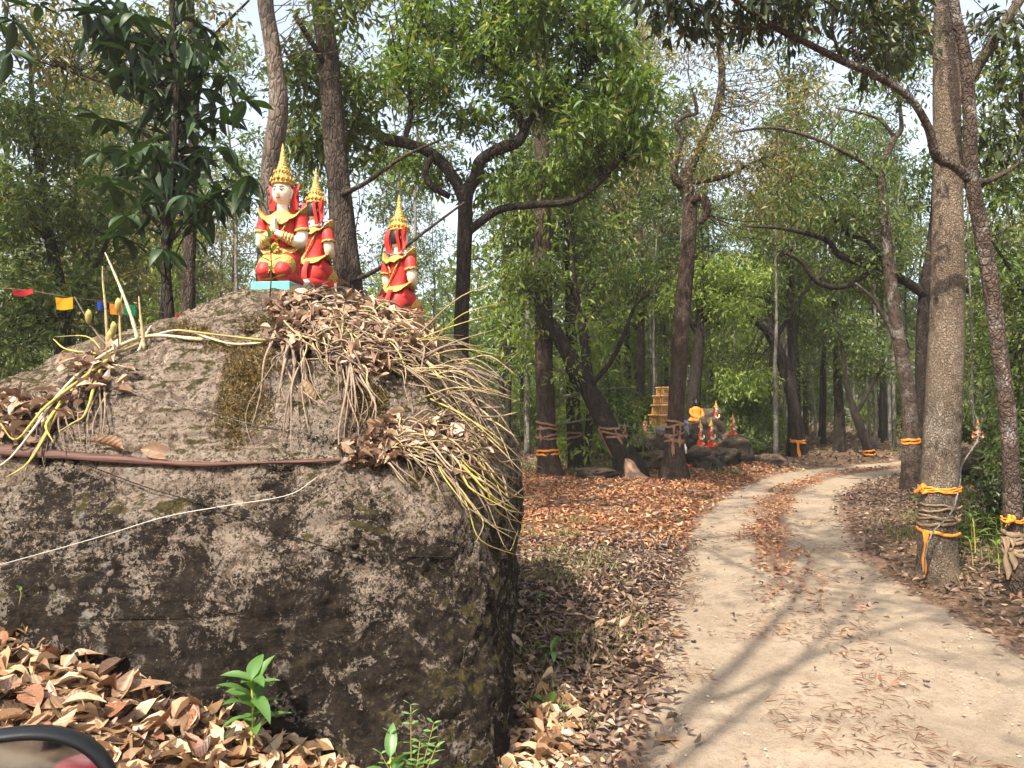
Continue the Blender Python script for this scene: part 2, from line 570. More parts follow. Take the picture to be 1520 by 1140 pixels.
gx, gy = spaced(-5, 15, 0.1, 220), spaced(0, 25, 0.1, 220)
XX, YY = np.meshgrid(gx, gy)
ZZ = gh(XX.ravel(), YY.ravel(), None, False).reshape(XX.shape)
b = MB(); b.grid(np.stack([XX, YY, ZZ], -1))
ground = link('ground', b.mesh('ground', M['soil']))
ground['kind'] = 'structure'
ground['label'] = 'leaf-strewn forest floor on both sides of the track'

ns, nw = 620, 46
rp = catmull(ROADP[::2], ns)
T = np.gradient(rp, axis=0); T /= np.linalg.norm(T, axis=1)[:, None]
Nn = np.stack([T[:, 1], -T[:, 0]], 1)
off = np.linspace(-1.75, 1.75, nw)
G = rp[:, None, :] + Nn[:, None, :] * off[None, :, None] * road_w(rp[:, 1])[:, None, None]
X, Y = G[..., 0].ravel(), G[..., 1].ravel()
O = np.tile(off, ns)
p3 = np.stack([X, Y, 0 * X], 1)
z = gh(X, Y, O) + 0.016 + 0.012 * fbm(p3 * 5, 3, 31)
z += 0.022 * np.exp(-(O / 0.3) ** 2) - 0.018 * np.exp(-((np.abs(O) - 0.68) / 0.27) ** 2)
edge = np.abs(O) + 0.25 * fbm(p3 * 1.6, 4, 77) + 0.1 * fbm(p3 * 7, 3, 78)
z -= 0.10 * smooth(1.05, 1.5, edge)
b = MB(); b.grid(np.stack([X, Y, z], 1).reshape(ns, nw, 3))
rme = b.mesh('dirt_road', M['road'])
strip = np.exp(-(O / .27) ** 2) * smooth(5.5, 11.0, Y) * .85 + .16 * np.exp(-(O / .3) ** 2) + .8 * smooth(.9, 1.2, np.abs(O))
att = rme.attributes.new('strip', 'FLOAT', 'POINT')
att.data.foreach_set('value', strip.astype(np.float32))
road = link('dirt_road', rme)
road['kind'] = 'structure'
road['label'] = 'pale sandy track with two wheel ruts curving into the forest'


def road_z(x, y):
    return gh(x, y) + 0.02


# ------------------------------------------------------------------ boulder
t = NT('boulder_rock')
co = t.coord()
sep = t.n('SeparateXYZ', Vector=co)
hz = sep.outputs[2]
n0 = t.noise(0.8, 4, 0.6); n1 = t.noise(3.0, 6, 0.65, None, 0.4); n2 = t.noise(11, 6, 0.7); n3 = t.noise(45, 5, 0.7); n4 = t.noise(24, 5, 0.75, None, 0.6)
n5 = t.noise(85, 4, 0.75); n6 = t.noise(6.5, 6, 0.7, None, 0.8)
pale = t.mix(t.ramp(n2, [(0.38, 0.0), (0.62, 1.0)]), (0.4, 0.3, 0.225), (0.64, 0.51, 0.41))
pale = t.mix(t.ramp(n6, [(0.42, 0.8), (0.48, 0.0)]), pale, (0.17, 0.115, 0.075))
pale = t.mix(t.ramp(n3, [(0.52, 0.0), (0.57, 0.85)]), pale, (0.075, 0.055, 0.04))
pale = t.mix(t.ramp(n5, [(0.58, 0.0), (0.66, 0.8)]), pale, (0.66, 0.58, 0.49))
darkc = t.mix(t.ramp(n2, [(0.35, 0.0), (0.65, 1.0)]), (0.014, 0.011, 0.009), (0.055, 0.041, 0.032))
darkc = t.mix(t.ramp(n4, [(0.5, 0.0), (0.62, 0.7)]), darkc, (0.095, 0.068, 0.04))
# black biofilm covers the lower rock in ragged sheets
f = t.math('ADD', t.math('MULTIPLY', n1, 0.9), t.math('MULTIPLY', n4, 0.7))
f = t.math('ADD', f, t.math('MULTIPLY', n0, 0.7))
f = t.math('ADD', f, t.math('MULTIPLY', t.math('SUBTRACT', hz, 1.58), 0.36))
f = t.math('ADD', f, t.math('ADD', t.math('MULTIPLY', t.math('SUBTRACT', n3, 0.5), 0.6), t.math('MULTIPLY', t.math('SUBTRACT', n5, 0.5), 0.4)))
film = t.ramp(f, [(1.02 / 1.0 - 0.0, 1.0), (1.0, 0.0)]) if False else t.math('SUBTRACT', 1.0, t.n('MapRange', {'interpolation_type': 'SMOOTHSTEP'}, Value=f, From_Min=1.0, From_Max=1.09).outputs[0])
c = t.mix(film, pale, darkc)
# crusty white and pink lichen, few big and many small
dco = t.mix(0.10, co, t.n('TexNoise', Vector=co, Scale=16.0, Detail=6.0, Roughness=0.7).outputs['Color'])
v1 = t.n('TexVoronoi', Vector=dco, Scale=8.0, Randomness=1.0)
l1 = t.math('MULTIPLY', t.ramp(v1.outputs['Distance'], [(0.22, 1.0), (0.34, 0.0)]), t.ramp(n3, [(0.40, 0.0), (0.50, 1.0)]))
l1 = t.math('MULTIPLY', l1, t.ramp(n1, [(0.42, 0.0), (0.54, 1.0)]))
l2 = t.math('MULTIPLY', t.ramp(t.noise(38, 5, 0.7), [(0.63, 0.0), (0.67, 1.0)]), t.ramp(n6, [(0.42, 0.0), (0.55, 1.0)]))
lcol = t.mix(t.ramp(n0, [(0.4, 0.0), (0.6, 1.0)]), (0.47, 0.46, 0.42), (0.58, 0.44, 0.36))
l3 = t.math('MULTIPLY', t.ramp(n6, [(0.55, 0.0), (0.58, 1.0)]), t.ramp(n3, [(0.46, 0.0), (0.51, 1.0)]))
l1 = t.math('MULTIPLY', l1, t.ramp(n6, [(0.45, 0.0), (0.56, 1.0)]))
c = t.mix(t.math('MULTIPLY', l3, 0.8), c, (0.46, 0.38, 0.31))
c = t.mix(t.math('MULTIPLY', l1, 0.85), c, lcol)
c = t.mix(t.math('MULTIPLY', l2, 0.75), c, (0.5, 0.49, 0.44))
# moss where the rock lies flat and in damp patches
nz = t.n('SeparateXYZ', Vector=t.n('NewGeometry').outputs['Normal']).outputs[2]
ms = t.math('ADD', t.math('MULTIPLY', nz, 0.75), t.math('MULTIPLY', t.math('SUBTRACT', n6, 0.5), 2.6))
ms = t.math('ADD', ms, t.math('MULTIPLY', t.math('SUBTRACT', n2, 0.5), 0.9))
ms = t.math('ADD', ms, t.n('MapRange', Value=sep.outputs[0], From_Min=1.0, From_Max=2.0, To_Min=0.0, To_Max=0.28).outputs[0])
moss = t.ramp(ms, [(0.52, 0.0), (0.72, 1.0)])
mcol = t.mix(t.ramp(n4, [(0.4, 0.0), (0.6, 1.0)]), (0.045, 0.036, 0.014), (0.13, 0.105, 0.034))
c = t.mix(t.math('MULTIPLY', moss, t.ramp(n3, [(0.25, 0.5), (0.5, 1.0)])), c, mcol)
hgt = t.math('ADD', t.math('MULTIPLY', n2, 1.0), t.math('ADD', t.math('MULTIPLY', n3, 0.45), t.math('MULTIPLY', n4, 0.5)))
hgt = t.math('ADD', hgt, t.math('ADD', t.math('MULTIPLY', n5, 0.25), t.math('MULTIPLY', moss, 0.1)))
hgt = t.math('ADD', hgt, t.math('ADD', t.math('MULTIPLY', moss, 0.15), t.math('MULTIPLY', l1, 0.12)))
M['boulder'] = t.pbr(c, 0.92, t.bump(t.math('ADD', t.math('MULTIPLY', n5, 1.0), t.math('MULTIPLY', n3, 0.8)), 0.8, 0.02, t.bump(hgt, 0.9, 0.04)), 0.15)

BO = np.array((-2.0, 5.6, 0.0))
KEY = np.array([  # z, xmin, xmax, ymin, ymax
    (-0.4, -4.6, 0.0, 3.50, 7.8), (0.0, -4.6, 0.0, 3.52, 7.8), (0.5, -4.55, 0.0, 3.60, 7.8), (0.95, -4.45, 0.01, 3.72, 7.75), (1.35, -4.2, -0.01, 3.83, 7.65),
    (1.7, -3.9, -0.08, 3.99, 7.5), (2.0, -3.4, -0.20, 4.19, 7.3), (2.28, -2.9, -0.42, 4.43, 7.05), (2.51, -2.45, -0.68, 4.7, 6.75), (2.66, -2.15, -0.92, 4.96, 6.4),
    (2.74, -1.88, -1.1, 5.2, 6.1), (2.765, -1.5, -1.35, 5.5, 5.75)])
nr, na = 250, 560
K = catmull(KEY, nr)
ang = np.linspace(0, 2 * math.pi, na, endpoint=False)
ang = ang + 0.45 * np.cos(ang)          # denser on the side towards the track
cs, sn = np.cos(ang), np.sin(ang)
pw = np.interp(np.linspace(0, 1, nr), [0, .3, .5, .7, 1], [9.0, 6.5, 4.2, 2.8, 2.1])[:, None]
ex = np.sign(cs) * np.abs(cs)[None, :] ** (2 / pw)
ey = np.sign(sn) * np.abs(sn)[None, :] ** (2 / pw)
GX = (K[:, 1] + K[:, 2])[:, None] / 2 + ex * ((K[:, 2] - K[:, 1]) / 2)[:, None]
GY = (K[:, 3] + K[:, 4])[:, None] / 2 + ey * ((K[:, 4] - K[:, 3]) / 2)[:, None]
GZ = np.broadcast_to(K[:, 0][:, None], GX.shape)
G = np.stack([GX, GY, GZ], -1)
du = np.roll(G, -1, 1) - np.roll(G, 1, 1)
dv = np.gradient(G, axis=0)
Nm = np.cross(du, dv); Nm /= np.linalg.norm(Nm, axis=-1)[..., None] + 1e-9
q = G.reshape(-1, 3)
disp = 0.075 * fbm(q * 0.9, 3, 5) + 0.032 * fbm(q * 3.1, 4, 15) + 0.015 * fbm(q * 9, 4, 25)
rid = 1 - np.abs(fbm(q * 1.7 + 3.3, 3, 44))
disp -= 0.028 * smooth(0.9, 1.0, rid)
disp += 0.012 * fbm(q * 34, 3, 61) - 0.014 * smooth(0.25, 0.7, fbm(q * 5.5, 3, 91))
G = G + Nm * disp.reshape(nr, na)[..., None]
cx_ = q * 0
b = MB(); b.grid(G, closed=True)
top = np.vstack([G[-1], G[-1].mean(0)])
b.add(top, np.stack([np.arange(na), (np.arange(na) + 1) % na, np.full(na, na)], 1))
boulder = link('boulder', b.mesh('boulder', M['boulder'], True, BO), None, BO)
tag(boulder, 'huge lichen-crusted granite boulder crowned with dry leaves and kneeling statues', 'boulder')
Vb = b.verts()
fb = []
for fa, m in b.f:
    fb += fa.tolist()
BVH = BVHTree.FromPolygons([Vector(v) for v in Vb.tolist()], fb)
EYE = Vector((0, 0, CAMZ))


def hit(px, py):
    """point and normal where the photo pixel falls on the boulder"""
    loc, nrm, i, d = BVH.ray_cast(EYE, ray(px, py), 40)
    if loc is None:
        return None, None
    return loc, nrm


def rock_top(x, y):
    loc, nrm, i, d = BVH.ray_cast(Vector((x, y, 9)), Vector((0, 0, -1)), 20)
    return (loc.z, nrm) if loc else (g1(x, y), Vector((0, 0, 1)))


# ------------------------------------------------------------------ leaf arrays
def leaf_cards(C, D, L, W, fold=0.25, up=None):
    """folded diamond leaves: centres C, directions D (N,3), lengths L, widths W -> verts, tris"""
    n = len(C)
    D = D / (np.linalg.norm(D, axis=1)[:, None] + 1e-9)
    r = RNG.normal(size=(n, 3)) if up is None else up + RNG.normal(size=(n, 3)) * 0.45
    S = np.cross(D, r); S /= np.linalg.norm(S, axis=1)[:, None] + 1e-9
    U = np.cross(S, D)
    L = L[:, None]; W = W[:, None]
    base = C - D * L * 0.5
    tip = C + D * L * 0.5 - U * L * 0.12
    m = C - D * L * 0.06
    l = m + S * W * 0.5 + U * W * fold
    r_ = m - S * W * 0.5 + U * W * fold
    V = np.stack([base, l, tip, r_], 1).reshape(-1, 3)
    k = np.arange(n)[:, None] * 4
    Tt = np.vstack([k + np.array([0, 2, 1]), k + np.array([0, 3, 2])])
    return V, Tt


def clusters(C, per, spread, L, droop=0.35, flat=0.75, ratio=0.36):
    """leaf clusters round points C (n,3)"""
    C = np.asarray(C, float)
    n = len(C)
    c = np.repeat(C, per, 0)
    o = RNG.normal(size=c.shape)
    o /= np.linalg.norm(o, axis=1)[:, None]
    o *= (RNG.random(len(c)) ** 0.6)[:, None] * spread
    o[:, 2] *= flat
    D = o / spread + RNG.normal(size=c.shape) * 0.45
    D[:, 2] -= droop
    up = np.tile(np.array([0, 0, 1.0]), (len(c), 1))
    ln = L * RNG.uniform(0.45, 1.5, len(c))
    return leaf_cards(c + o, D, ln, ln * ratio * RNG.uniform(0.8, 1.2, len(c)), 0.22, up)


def litter(X, Y, Z, L, W, tilt=0.5, curl=1.0, fine=False):
    """curled fallen leaves lying on the ground"""
    n = len(X)
    a = RNG.uniform(0, 2 * math.pi, n)
    D = np.stack([np.cos(a), np.sin(a), RNG.normal(0, tilt * 0.35, n)], 1)
    D /= np.linalg.norm(D, axis=1)[:, None]
    up = np.stack([RNG.normal(0, tilt * 0.5, n), RNG.normal(0, tilt * 0.5, n), np.ones(n)], 1)
    S = np.cross(D, up); S /= np.linalg.norm(S, axis=1)[:, None]
    U = np.cross(S, D)
    cu = RNG.normal(0, 0.30, n) * curl
    fo = RNG.normal(0.12, 0.22, n) * curl
    rows = [(-0.5, 0.0), (-0.33, 0.27), (-0.08, 0.46), (0.18, 0.38), (0.36, 0.17), (0.5, 0.0)] if fine else [(-0.5, 0.0), (-0.2, 0.38), (0.16, 0.4), (0.5, 0.0)]
    C = np.stack([X, Y, Z], 1)
    tw = RNG.normal(0, 0.25, n) * curl
    pts = []
    for tt, w in rows:
        cen = C + D * (L * tt)[:, None] + U * (L * cu * (tt * tt * 4 - 0.4) * 0.5)[:, None]
        if w == 0:
            pts.append(cen)
        else:
            jl, jr = 1 + RNG.normal(0, 0.12, n), 1 + RNG.normal(0, 0.12, n)
            pts.append(cen + S * (W * w * jl)[:, None] + U * (W * w * (fo * 3.2 + tw * tt * 3))[:, None])
            pts.append(cen)
            pts.append(cen - S * (W * w * jr)[:, None] + U * (W * w * (fo * 3.2 - tw * tt * 3))[:, None])
    V = np.stack(pts, 1)
    zmin = V[:, :, 2].min(1)
    V[:, :, 2] += np.clip(Z - zmin, 0, None)[:, None] * 0.8
    nv = V.shape[1]
    k = np.arange(n)[:, None] * nv
    e = nv - 1
    Tt = np.vstack([k + np.array(x) for x in ([0, 2, 1], [0, 3, 2], [e - 3, e - 2, e], [e - 2, e - 1, e])])
    Qq = np.vstack([k + np.array(x) + 3 * j for j in range(len(rows) - 3) for x in ([1, 2, 5, 4], [2, 3, 6, 5])])
    return V.reshape(-1, 3), [Tt, Qq]


def leaf_mesh(name, L, W, bend, fold, mat, n=7, tipw=1.0, base_z=0.0):
    """one real leaf blade along +X, drooping, with a fold along its midrib"""
    s = np.linspace(0, 1, n)
    wv = W / 2 * np.sin(np.pi * s ** 0.85) ** 0.8 * (1 - 0.15 * s)
    x = L * s * np.cos(bend * s * 0.6)
    zc = -L * bend * s * s * 0.5 + base_z
    rows = []
    for k in range(n):
        wob = 0.04 * W * math.sin(7 * s[k])
        rows.append([(x[k], wv[k], zc[k] + fold * wv[k] + wob), (x[k], wv[k] * 0.5, zc[k] + fold * wv[k] * 0.45), (x[k], 0, zc[k]),
                     (x[k], -wv[k] * 0.5, zc[k] + fold * wv[k] * 0.45), (x[k], -wv[k], zc[k] + fold * wv[k] - wob)])
    b = MB(); b.grid(np.array(rows))
    return b.mesh(name, mat)


# ------------------------------------------------------------------ trees
TR = {}


def bundle(trunk, rough=0.12, sides=14, dens=0.16):
    """photo path (px,py,d,width px) -> resampled world path + radii"""
    W = np.array([list(P(p[0], p[1], p[2])) + [p[3] * 0.5 * p[2] / F * math.cos(math.atan((p[0] - CX) / F)) ** 1.6] for p in trunk])
    ln = np.linalg.norm(np.diff(W[:, :3], axis=0), axis=1).sum()
    n = int(np.clip(ln / dens, 6, 70))
    c = catmull(W, n)
    return c[:, :3], np.maximum(c[:, 3], 0.002)


def ell_points(ells, k=1.0):
    out = []
    for px, py, rx, ry, d, rd, n in ells:
        c = np.array(P(px, py, d))
        o = RNG.normal(size=(int(n * k), 3))
        o /= np.linalg.norm(o, axis=1)[:, None]
        o *= (RNG.random(len(o)) ** (1 / 2.4))[:, None]
        out.append(c + o * np.array([rx * d / F, rd, ry * d / F]))
    return np.vstack(out)


def twig_mesh(C, src, srcr, r0=0.014, sides=4, maxlen=4.0):
    b = MB()
    for c in C:
        if RNG.random() < 0.35:
            continue
        v = c - src
        d = np.linalg.norm(v, axis=1) * (1 + RNG.random(len(src)) * 0.9) + np.maximum(0, -v[:, 2]) * 0.6
        i = int(d.argmin())
        if d[i] > maxlen:
            continue
        a = src[i]
        L = np.linalg.norm(c - a)
        m1 = a + (c - a) * 0.35 + RNG.normal(size=3) * 0.11 * L
        m2 = a + (c - a) * 0.7 + RNG.normal(size=3) * 0.12 * L + np.array([0, 0, 0.04 * L])
        p = catmull([a, m1, m2, c], 7)
        rr = min(r0 * (0.4 + L * 0.32), srcr[i] * 0.8)
        b.tube(p, np.linspace(rr, 0.004, 7), sides, cap=False)
    return b


def photo_tree(name, label, trunk, limbs=(), crown=(), leaf='leaf_mid', bark='bark_brown', per=34, spread=0.5, L=0.15, group=None,
               flare=1.0, ratio=0.36, droop=0.35, cat='tree', twigs=True, maxlen=4.0, rough=0.13, grounded=True, r0=0.014):
    path, r = bundle(trunk)
    base = path[0].copy()
    if grounded:
        base[2] = g1(base[0], base[1])
        # carry the stem straight down into the soil
        if path[0][2] > base[2]:
            ext = np.linspace([base[0], base[1], base[2] - 0.15], path[0], 6)[:-1]
            path = np.vstack([ext, path]); r = np.concatenate([np.full(5, r[0]), r])
        hgt = np.clip((path[:, 2] - base[2]) / (r[0] * 3.2), 0, 1)
        r = r * (1 + 0.16 * flare * (1 - hgt) ** 2)
        path[0][2] = min(path[0][2], base[2] - 0.12)
    root = thing(name, label, cat, base, 0, group)
    TR[root.name] = (path, r)
    b = MB(); b.tube(path, r, 22, rough=rough, seed=len(TR) * 7)
    link('trunk', b.mesh('trunk', M[bark], True, base), root)
    src, sr = [path[len(path) // 2:]], [r[len(path) // 2:]]
    for lb in limbs:
        lp, lr = bundle(lb, dens=0.1)
        b = MB(); b.tube(lp, lr, 10, rough=rough * 1.3, seed=3)
        link('branch', b.mesh('branch', M[bark], True, base), root)
        src.append(lp); sr.append(lr)
    if crown:
        C = ell_points(crown)
        if twigs:
            tb = twig_mesh(C, np.vstack(src), np.concatenate(sr), r0, maxlen=maxlen)
            if tb.n:
                link('twigs', tb.mesh('twigs', M[bark], True, base), root)['kind'] = 'stuff'
        V, Tt = clusters(C, per, spread, L, droop, 0.75, ratio)
        b = MB(); b.add(V, Tt)
        link('crown', b.mesh('crown', M[leaf], False, base), root)
    return root


# left side, behind the boulder
photo_tree('forest_tree', 'bushy mid-green tree beyond the string of coloured flags',
           [(50, 720, 14, 30), (75, 600, 14, 26), (95, 480, 14, 22), (70, 330, 14, 18), (50, 180, 14, 12), (45, 60, 14, 6)],
           [[(92, 470, 14, 14), (140, 400, 14.3, 9), (170, 330, 14.6, 5)], [(75, 360, 14, 12), (20, 300, 13.6, 8), (-30, 260, 13.4, 4)]],
           [(50, 190, 100, 80, 14, 1.2, 95), (40, 320, 100, 70, 14, 1.2, 85), (70, 450, 120, 70, 14, 1.2, 90), (-20, 540, 70, 50, 14, 1, 30), (170, 330, 50, 90, 15, 1, 40)],
           'leaf_mid', 'bark_dark', 34, 0.46, 0.15)
photo_tree('forest_tree', 'tall tree with thin browning crown behind the flags',
           [(278, 600, 12, 26), (280, 420, 12, 23), (284, 300, 12, 20), (288, 150, 12, 16), (280, -40, 12, 12), (270, -250, 12, 8)],
           [[(286, 230, 12, 10), (240, 170, 11.8, 8), (170, 130, 11.6, 6), (90, 100, 11.5, 3)], [(284, 90, 12, 8), (330, 40, 12.2, 5), (370, 0, 12.3, 3)]],
           [(170, 70, 140, 80, 12, 1.2, 60), (60, 60, 80, 60, 11.5, 1, 26), (300, 20, 60, 40, 12, 1, 12)],
           'leaf_olive', 'bark_brown', 22, 0.45, 0.13)
photo_tree('forest_tree', 'grey-barked tree rising right behind the front statue',
           [(392, 640, 10, 38), (396, 480, 10, 35), (398, 350, 10, 32), (402, 250, 10, 30), (414, 155, 10, 29), (402, 60, 10, 27), (392, -30, 10, 25), (380, -320, 10, 18)],
           [[(392, -60, 10, 12), (460, -150, 9.6, 8), (520, -250, 9.4, 5)]],
           [(360, -200, 190, 110, 10, 2.0, 60), (520, 5, 60, 28, 9.6, 0.7, 16)], 'leaf_mid', 'bark_grey', 30, 0.5, 0.15, r0=0.009)
photo_tree('forest_tree', 'thick rough-barked tree rising between the kneeling statues',
           [(545, 640, 10.5, 56), (530, 520, 10.5, 46), (515, 400, 10.5, 40), (500, 250, 10.5, 36), (490, 120, 10.5, 34), (478, 0, 10.5, 30), (468, -120, 10.5, 26), (455, -320, 10.5, 18)],
           [[(482, 95, 10.4, 12), (462, 62, 10.2, 10), (437, 22, 10.0, 9)], [(505, 290, 10.4, 9), (545, 270, 10.1, 6), (600, 232, 9.8, 5), (660, 205, 9.5, 3)],
            [(515, 420, 10.4, 8), (560, 400, 10.0, 6), (620, 352, 9.7, 5), (690, 300, 9.5, 3)]],
           [(450, 130, 30, 55, 11, 0.8, 20), (455, 215, 30, 28, 11, 0.7, 14), (535, 150, 36, 40, 11.2, 0.7, 12), (430, -190, 200, 110, 10.5, 2, 60), (528, 200, 36, 50, 11.5, 0.6, 14)],
           'leaf_mid', 'bark_brown', 34, 0.42, 0.15, r0=0.009)
photo_tree('gnarled_tree', 'gnarled tree with twisted limbs and a dense bright green crown',
           [(683, 690, 14, 30), (683, 580, 14, 26), (685, 470, 14, 23), (690, 340, 14, 22), (692, 290, 14, 21), (706, 262, 14, 18), (712, 240, 14, 16), (738, 222, 14, 17), (766, 211, 14, 17), (777, 194, 14, 13), (768, 168, 14, 11),
            (748, 130, 14, 9), (722, 60, 14, 6)],
           [[(690, 300, 14, 19), (672, 262, 14, 17), (640, 228, 13.9, 16), (600, 212, 13.8, 16), (570, 206, 13.7, 17), (550, 188, 13.6, 12), (535, 183, 13.5, 9), (515, 200, 13.4, 6)],
            [(668, 292, 13.9, 10), (640, 275, 13.8, 11), (632, 252, 13.8, 10), (645, 228, 13.9, 9)],
            [(776, 200, 14, 11), (796, 165, 13.9, 9), (830, 140, 13.8, 9), (862, 120, 13.7, 6), (885, 80, 13.6, 4)],
            [(692, 345, 14, 14), (740, 312, 13.9, 12), (790, 304, 13.8, 11), (850, 298, 13.6, 10), (885, 275, 13.5, 8), (905, 255, 13.4, 6), (935, 225, 13.4, 4)],
            [(600, 212, 13.8, 9), (610, 160, 13.9, 8), (600, 100, 14, 5)]],
           [(650, 30, 60, 45, 14, 1.3, 42), (730, 80, 70, 40, 14, 1.2, 48), (800, 20, 80, 45, 13.6, 1.3, 60), (880, 60, 60, 50, 13.6, 1.1, 46), (930, 130, 45, 40, 13.4, 1.0, 32), (900, 210, 70, 40, 13.6, 1.1, 42), (955, 215, 30, 30, 13.4, .8, 14),
            (810, 150, 90, 36, 14, 1.1, 46), (640, 130, 50, 40, 14, 1, 28), (600, 80, 36, 40, 14, .9, 16), (700, 180, 50, 26, 14.2, .8, 16), (730, 275, 100, 30, 14.6, 0.8, 22), (850, 265, 70, 26, 14.4, 0.8, 22), (760, -70, 230, 60, 14, 1.8, 80),
            (610, 250, 60, 40, 14.8, 0.7, 18), (560, 140, 30, 30, 13.8, .6, 8)],
           'leaf_bright', 'bark_dark', 34, 0.5, 0.17, maxlen=6)

# middle
photo_tree('ribboned_tree', 'straight tree with two faded cloth bands at the clearing edge',
           [(817, 707, 19, 36), (812, 655, 19, 29), (808, 560, 19, 27), (806, 400, 19, 25), (804, 250, 19, 23), (803, 150, 19, 22), (800, -60, 19, 17), (795, -300, 19, 9)],
           [[(805, 60, 19, 9), (760, -20, 18.6, 6), (720, -90, 18.3, 3)]],
           [(800, -160, 170, 120, 19, 2.6, 70), (770, 340, 80, 60, 20.5, 1, 32)], 'leaf_mid', 'bark_red', 34, 0.55, 0.17, flare=1.6)
photo_tree('ribboned_tree', 'slim dark tree with a loose cloth tie just behind the banded trunks',
           [(860, 690, 20, 30), (853, 640, 20, 23), (848, 520, 20, 19), (846, 400, 20, 17), (841, 270, 20, 15), (824, 172, 20, 13), (805, 60, 20, 8)],
           [[(868, 690, 20, 12), (874, 640, 20, 11), (876, 560, 20.4, 9), (868, 470, 20.6, 6)]],
           [(810, 330, 90, 60, 20, 1.4, 45), (880, 380, 70, 60, 20.5, 1.2, 40), (830, 40, 80, 60, 20, 1.5, 30)], 'leaf_mid', 'bark_dark', 32, 0.5, 0.16)
photo_tree('leaning_tree', 'dark tree leaning far over with cloth bands round its foot',
           [(938, 702, 18.5, 46), (916, 660, 18.5, 33), (886, 600, 18.5, 29), (855, 545, 18.5, 26), (828, 498, 18.5, 21), (800, 455, 18.5, 15), (783, 432, 18.5, 9)],
           [[(884, 600, 18.5, 13), (872, 545, 18.6, 13), (862, 470, 18.8, 11), (850, 400, 19, 8), (842, 300, 19, 5), (838, 230, 19, 3)],
            [(874, 574, 18.4, 9), (905, 540, 18.2, 8), (925, 500, 18, 7), (942, 455, 17.9, 5), (965, 435, 17.8, 3)]],
           [(940, 420, 45, 35, 18.5, 0.8, 26), (840, 240, 50, 60, 19, 0.9, 24), (780, 410, 50, 35, 18.6, 0.8, 24)], 'leaf_mid', 'bark_dark', 30, 0.45, 0.15)
photo_tree('ribboned_tree', 'reddish trunk with a knotted burl on top, standing before the tiered shrine',
           [(1000, 700, 18, 40), (1001, 650, 18, 28), (1005, 580, 18, 26), (1012, 480, 18, 25), (1020, 380, 18, 23), (1025, 300, 18, 23), (1018, 268, 18, 20), (1040, 215, 18, 12), (1062, 170, 18, 13), (1072, 110, 18, 11), (1062, 30, 18, 8)],
           [[(1016, 280, 18, 15), (1001, 262, 17.9, 13), (1004, 232, 17.9, 10), (1012, 205, 17.9, 8), (1003, 185, 17.8, 7), (1018, 172, 17.8, 7), (1034, 168, 17.8, 6), (1030, 140, 17.8, 5)],
            [(1026, 300, 17.9, 14), (1043, 292, 17.8, 13), (1050, 312, 17.8, 12), (1040, 332, 17.8, 8)], [(1030, 270, 18, 9), (1075, 262, 17.7, 8), (1120, 240, 17.4, 5), (1160, 225, 17.2, 3)]],
           [(1060, 230, 70, 45, 17.6, 1, 40), (1130, 265, 90, 45, 17.4, 1, 48), (1100, 150, 80, 60, 18, 1.2, 46), (1050, 60, 70, 60, 18, 1.2, 40), (1190, 150, 60, 60, 18.5, 1, 26), (1160, 320, 70, 40, 18, 1, 26)],
           'leaf_olive', 'bark_red', 38, 0.5, 0.12, flare=1.5, ratio=0.3)
photo_tree('forest_tree', 'dark tree standing behind the robed image on the rocks',
           [(1026, 650, 24, 24), (1032, 570, 24, 19), (1038, 500, 24, 16), (1042, 440, 24, 11), (1046, 380, 24, 6)],
           [[(1038, 500, 24, 10), (1020, 470, 24, 7), (1000, 440, 24, 4)], [(1039, 490, 24, 9), (1062, 455, 24, 7), (1090, 430, 24, 4)]],
           [(1060, 420, 75, 32, 24, 1.6, 50), (1010, 440, 40, 26, 24, 1.2, 22), (1075, 460, 55, 18, 23.5, 1.2, 24)], 'leaf_lime', 'bark_dark', 36, 0.6, 0.18)
photo_tree('arching_tree', 'slender tree arching over with fresh lime-green sprays',
           [(1188, 686, 25, 24), (1180, 620, 25, 20), (1168, 560, 25, 19), (1152, 512, 25, 18), (1135, 485, 25, 16), (1108, 468, 25, 11), (1080, 460, 25, 7), (1040, 452, 25, 4)],
           [[(1145, 500, 25, 13), (1140, 450, 25, 12), (1143, 415, 25, 10), (1166, 385, 25, 9), (1158, 350, 25, 6)], [(1150, 505, 25, 8), (1190, 440, 25, 6), (1230, 400, 25, 3)]],
           [(1090, 420, 70, 30, 25, 1.6, 50), (1170, 340, 60, 36, 25.5, 1.6, 36), (1100, 570, 50, 22, 24, 1.2, 36), (1230, 400, 60, 40, 26, 1.5, 34), (1180, 450, 50, 24, 26, 1.2, 26)],
           'leaf_lime', 'bark_dark', 36, 0.6, 0.18)
photo_tree('forest_tree', 'short straight dark trunk at the bend of the track',
           [(1246, 682, 27, 20), (1246, 620, 27, 17), (1243, 560, 27, 13), (1240, 480, 27, 9), (1236, 400, 27, 5)], [],
           [(1235, 470, 60, 45, 27, 1.8, 50), (1240, 400, 60, 50, 27, 1.8, 40)], 'leaf_mid', 'bark_dark', 34, 0.6, 0.17)
photo_tree('leaning_tree', 'thin dark tree leaning over the far bend of the track',
           [(1296, 690, 25, 19), (1283, 650, 25, 15), (1268, 610, 25, 13), (1258, 575, 25, 9), (1250, 520, 25, 6), (1240, 460, 25, 3)],
           [[(1270, 614, 25, 8), (1290, 580, 25, 6), (1310, 540, 25, 3)]],
           [(1300, 530, 60, 40, 25.5, 1.4, 48), (1250, 500, 50, 40, 25.5, 1.4, 36)], 'leaf_mid', 'bark_dark', 34, 0.55, 0.16)

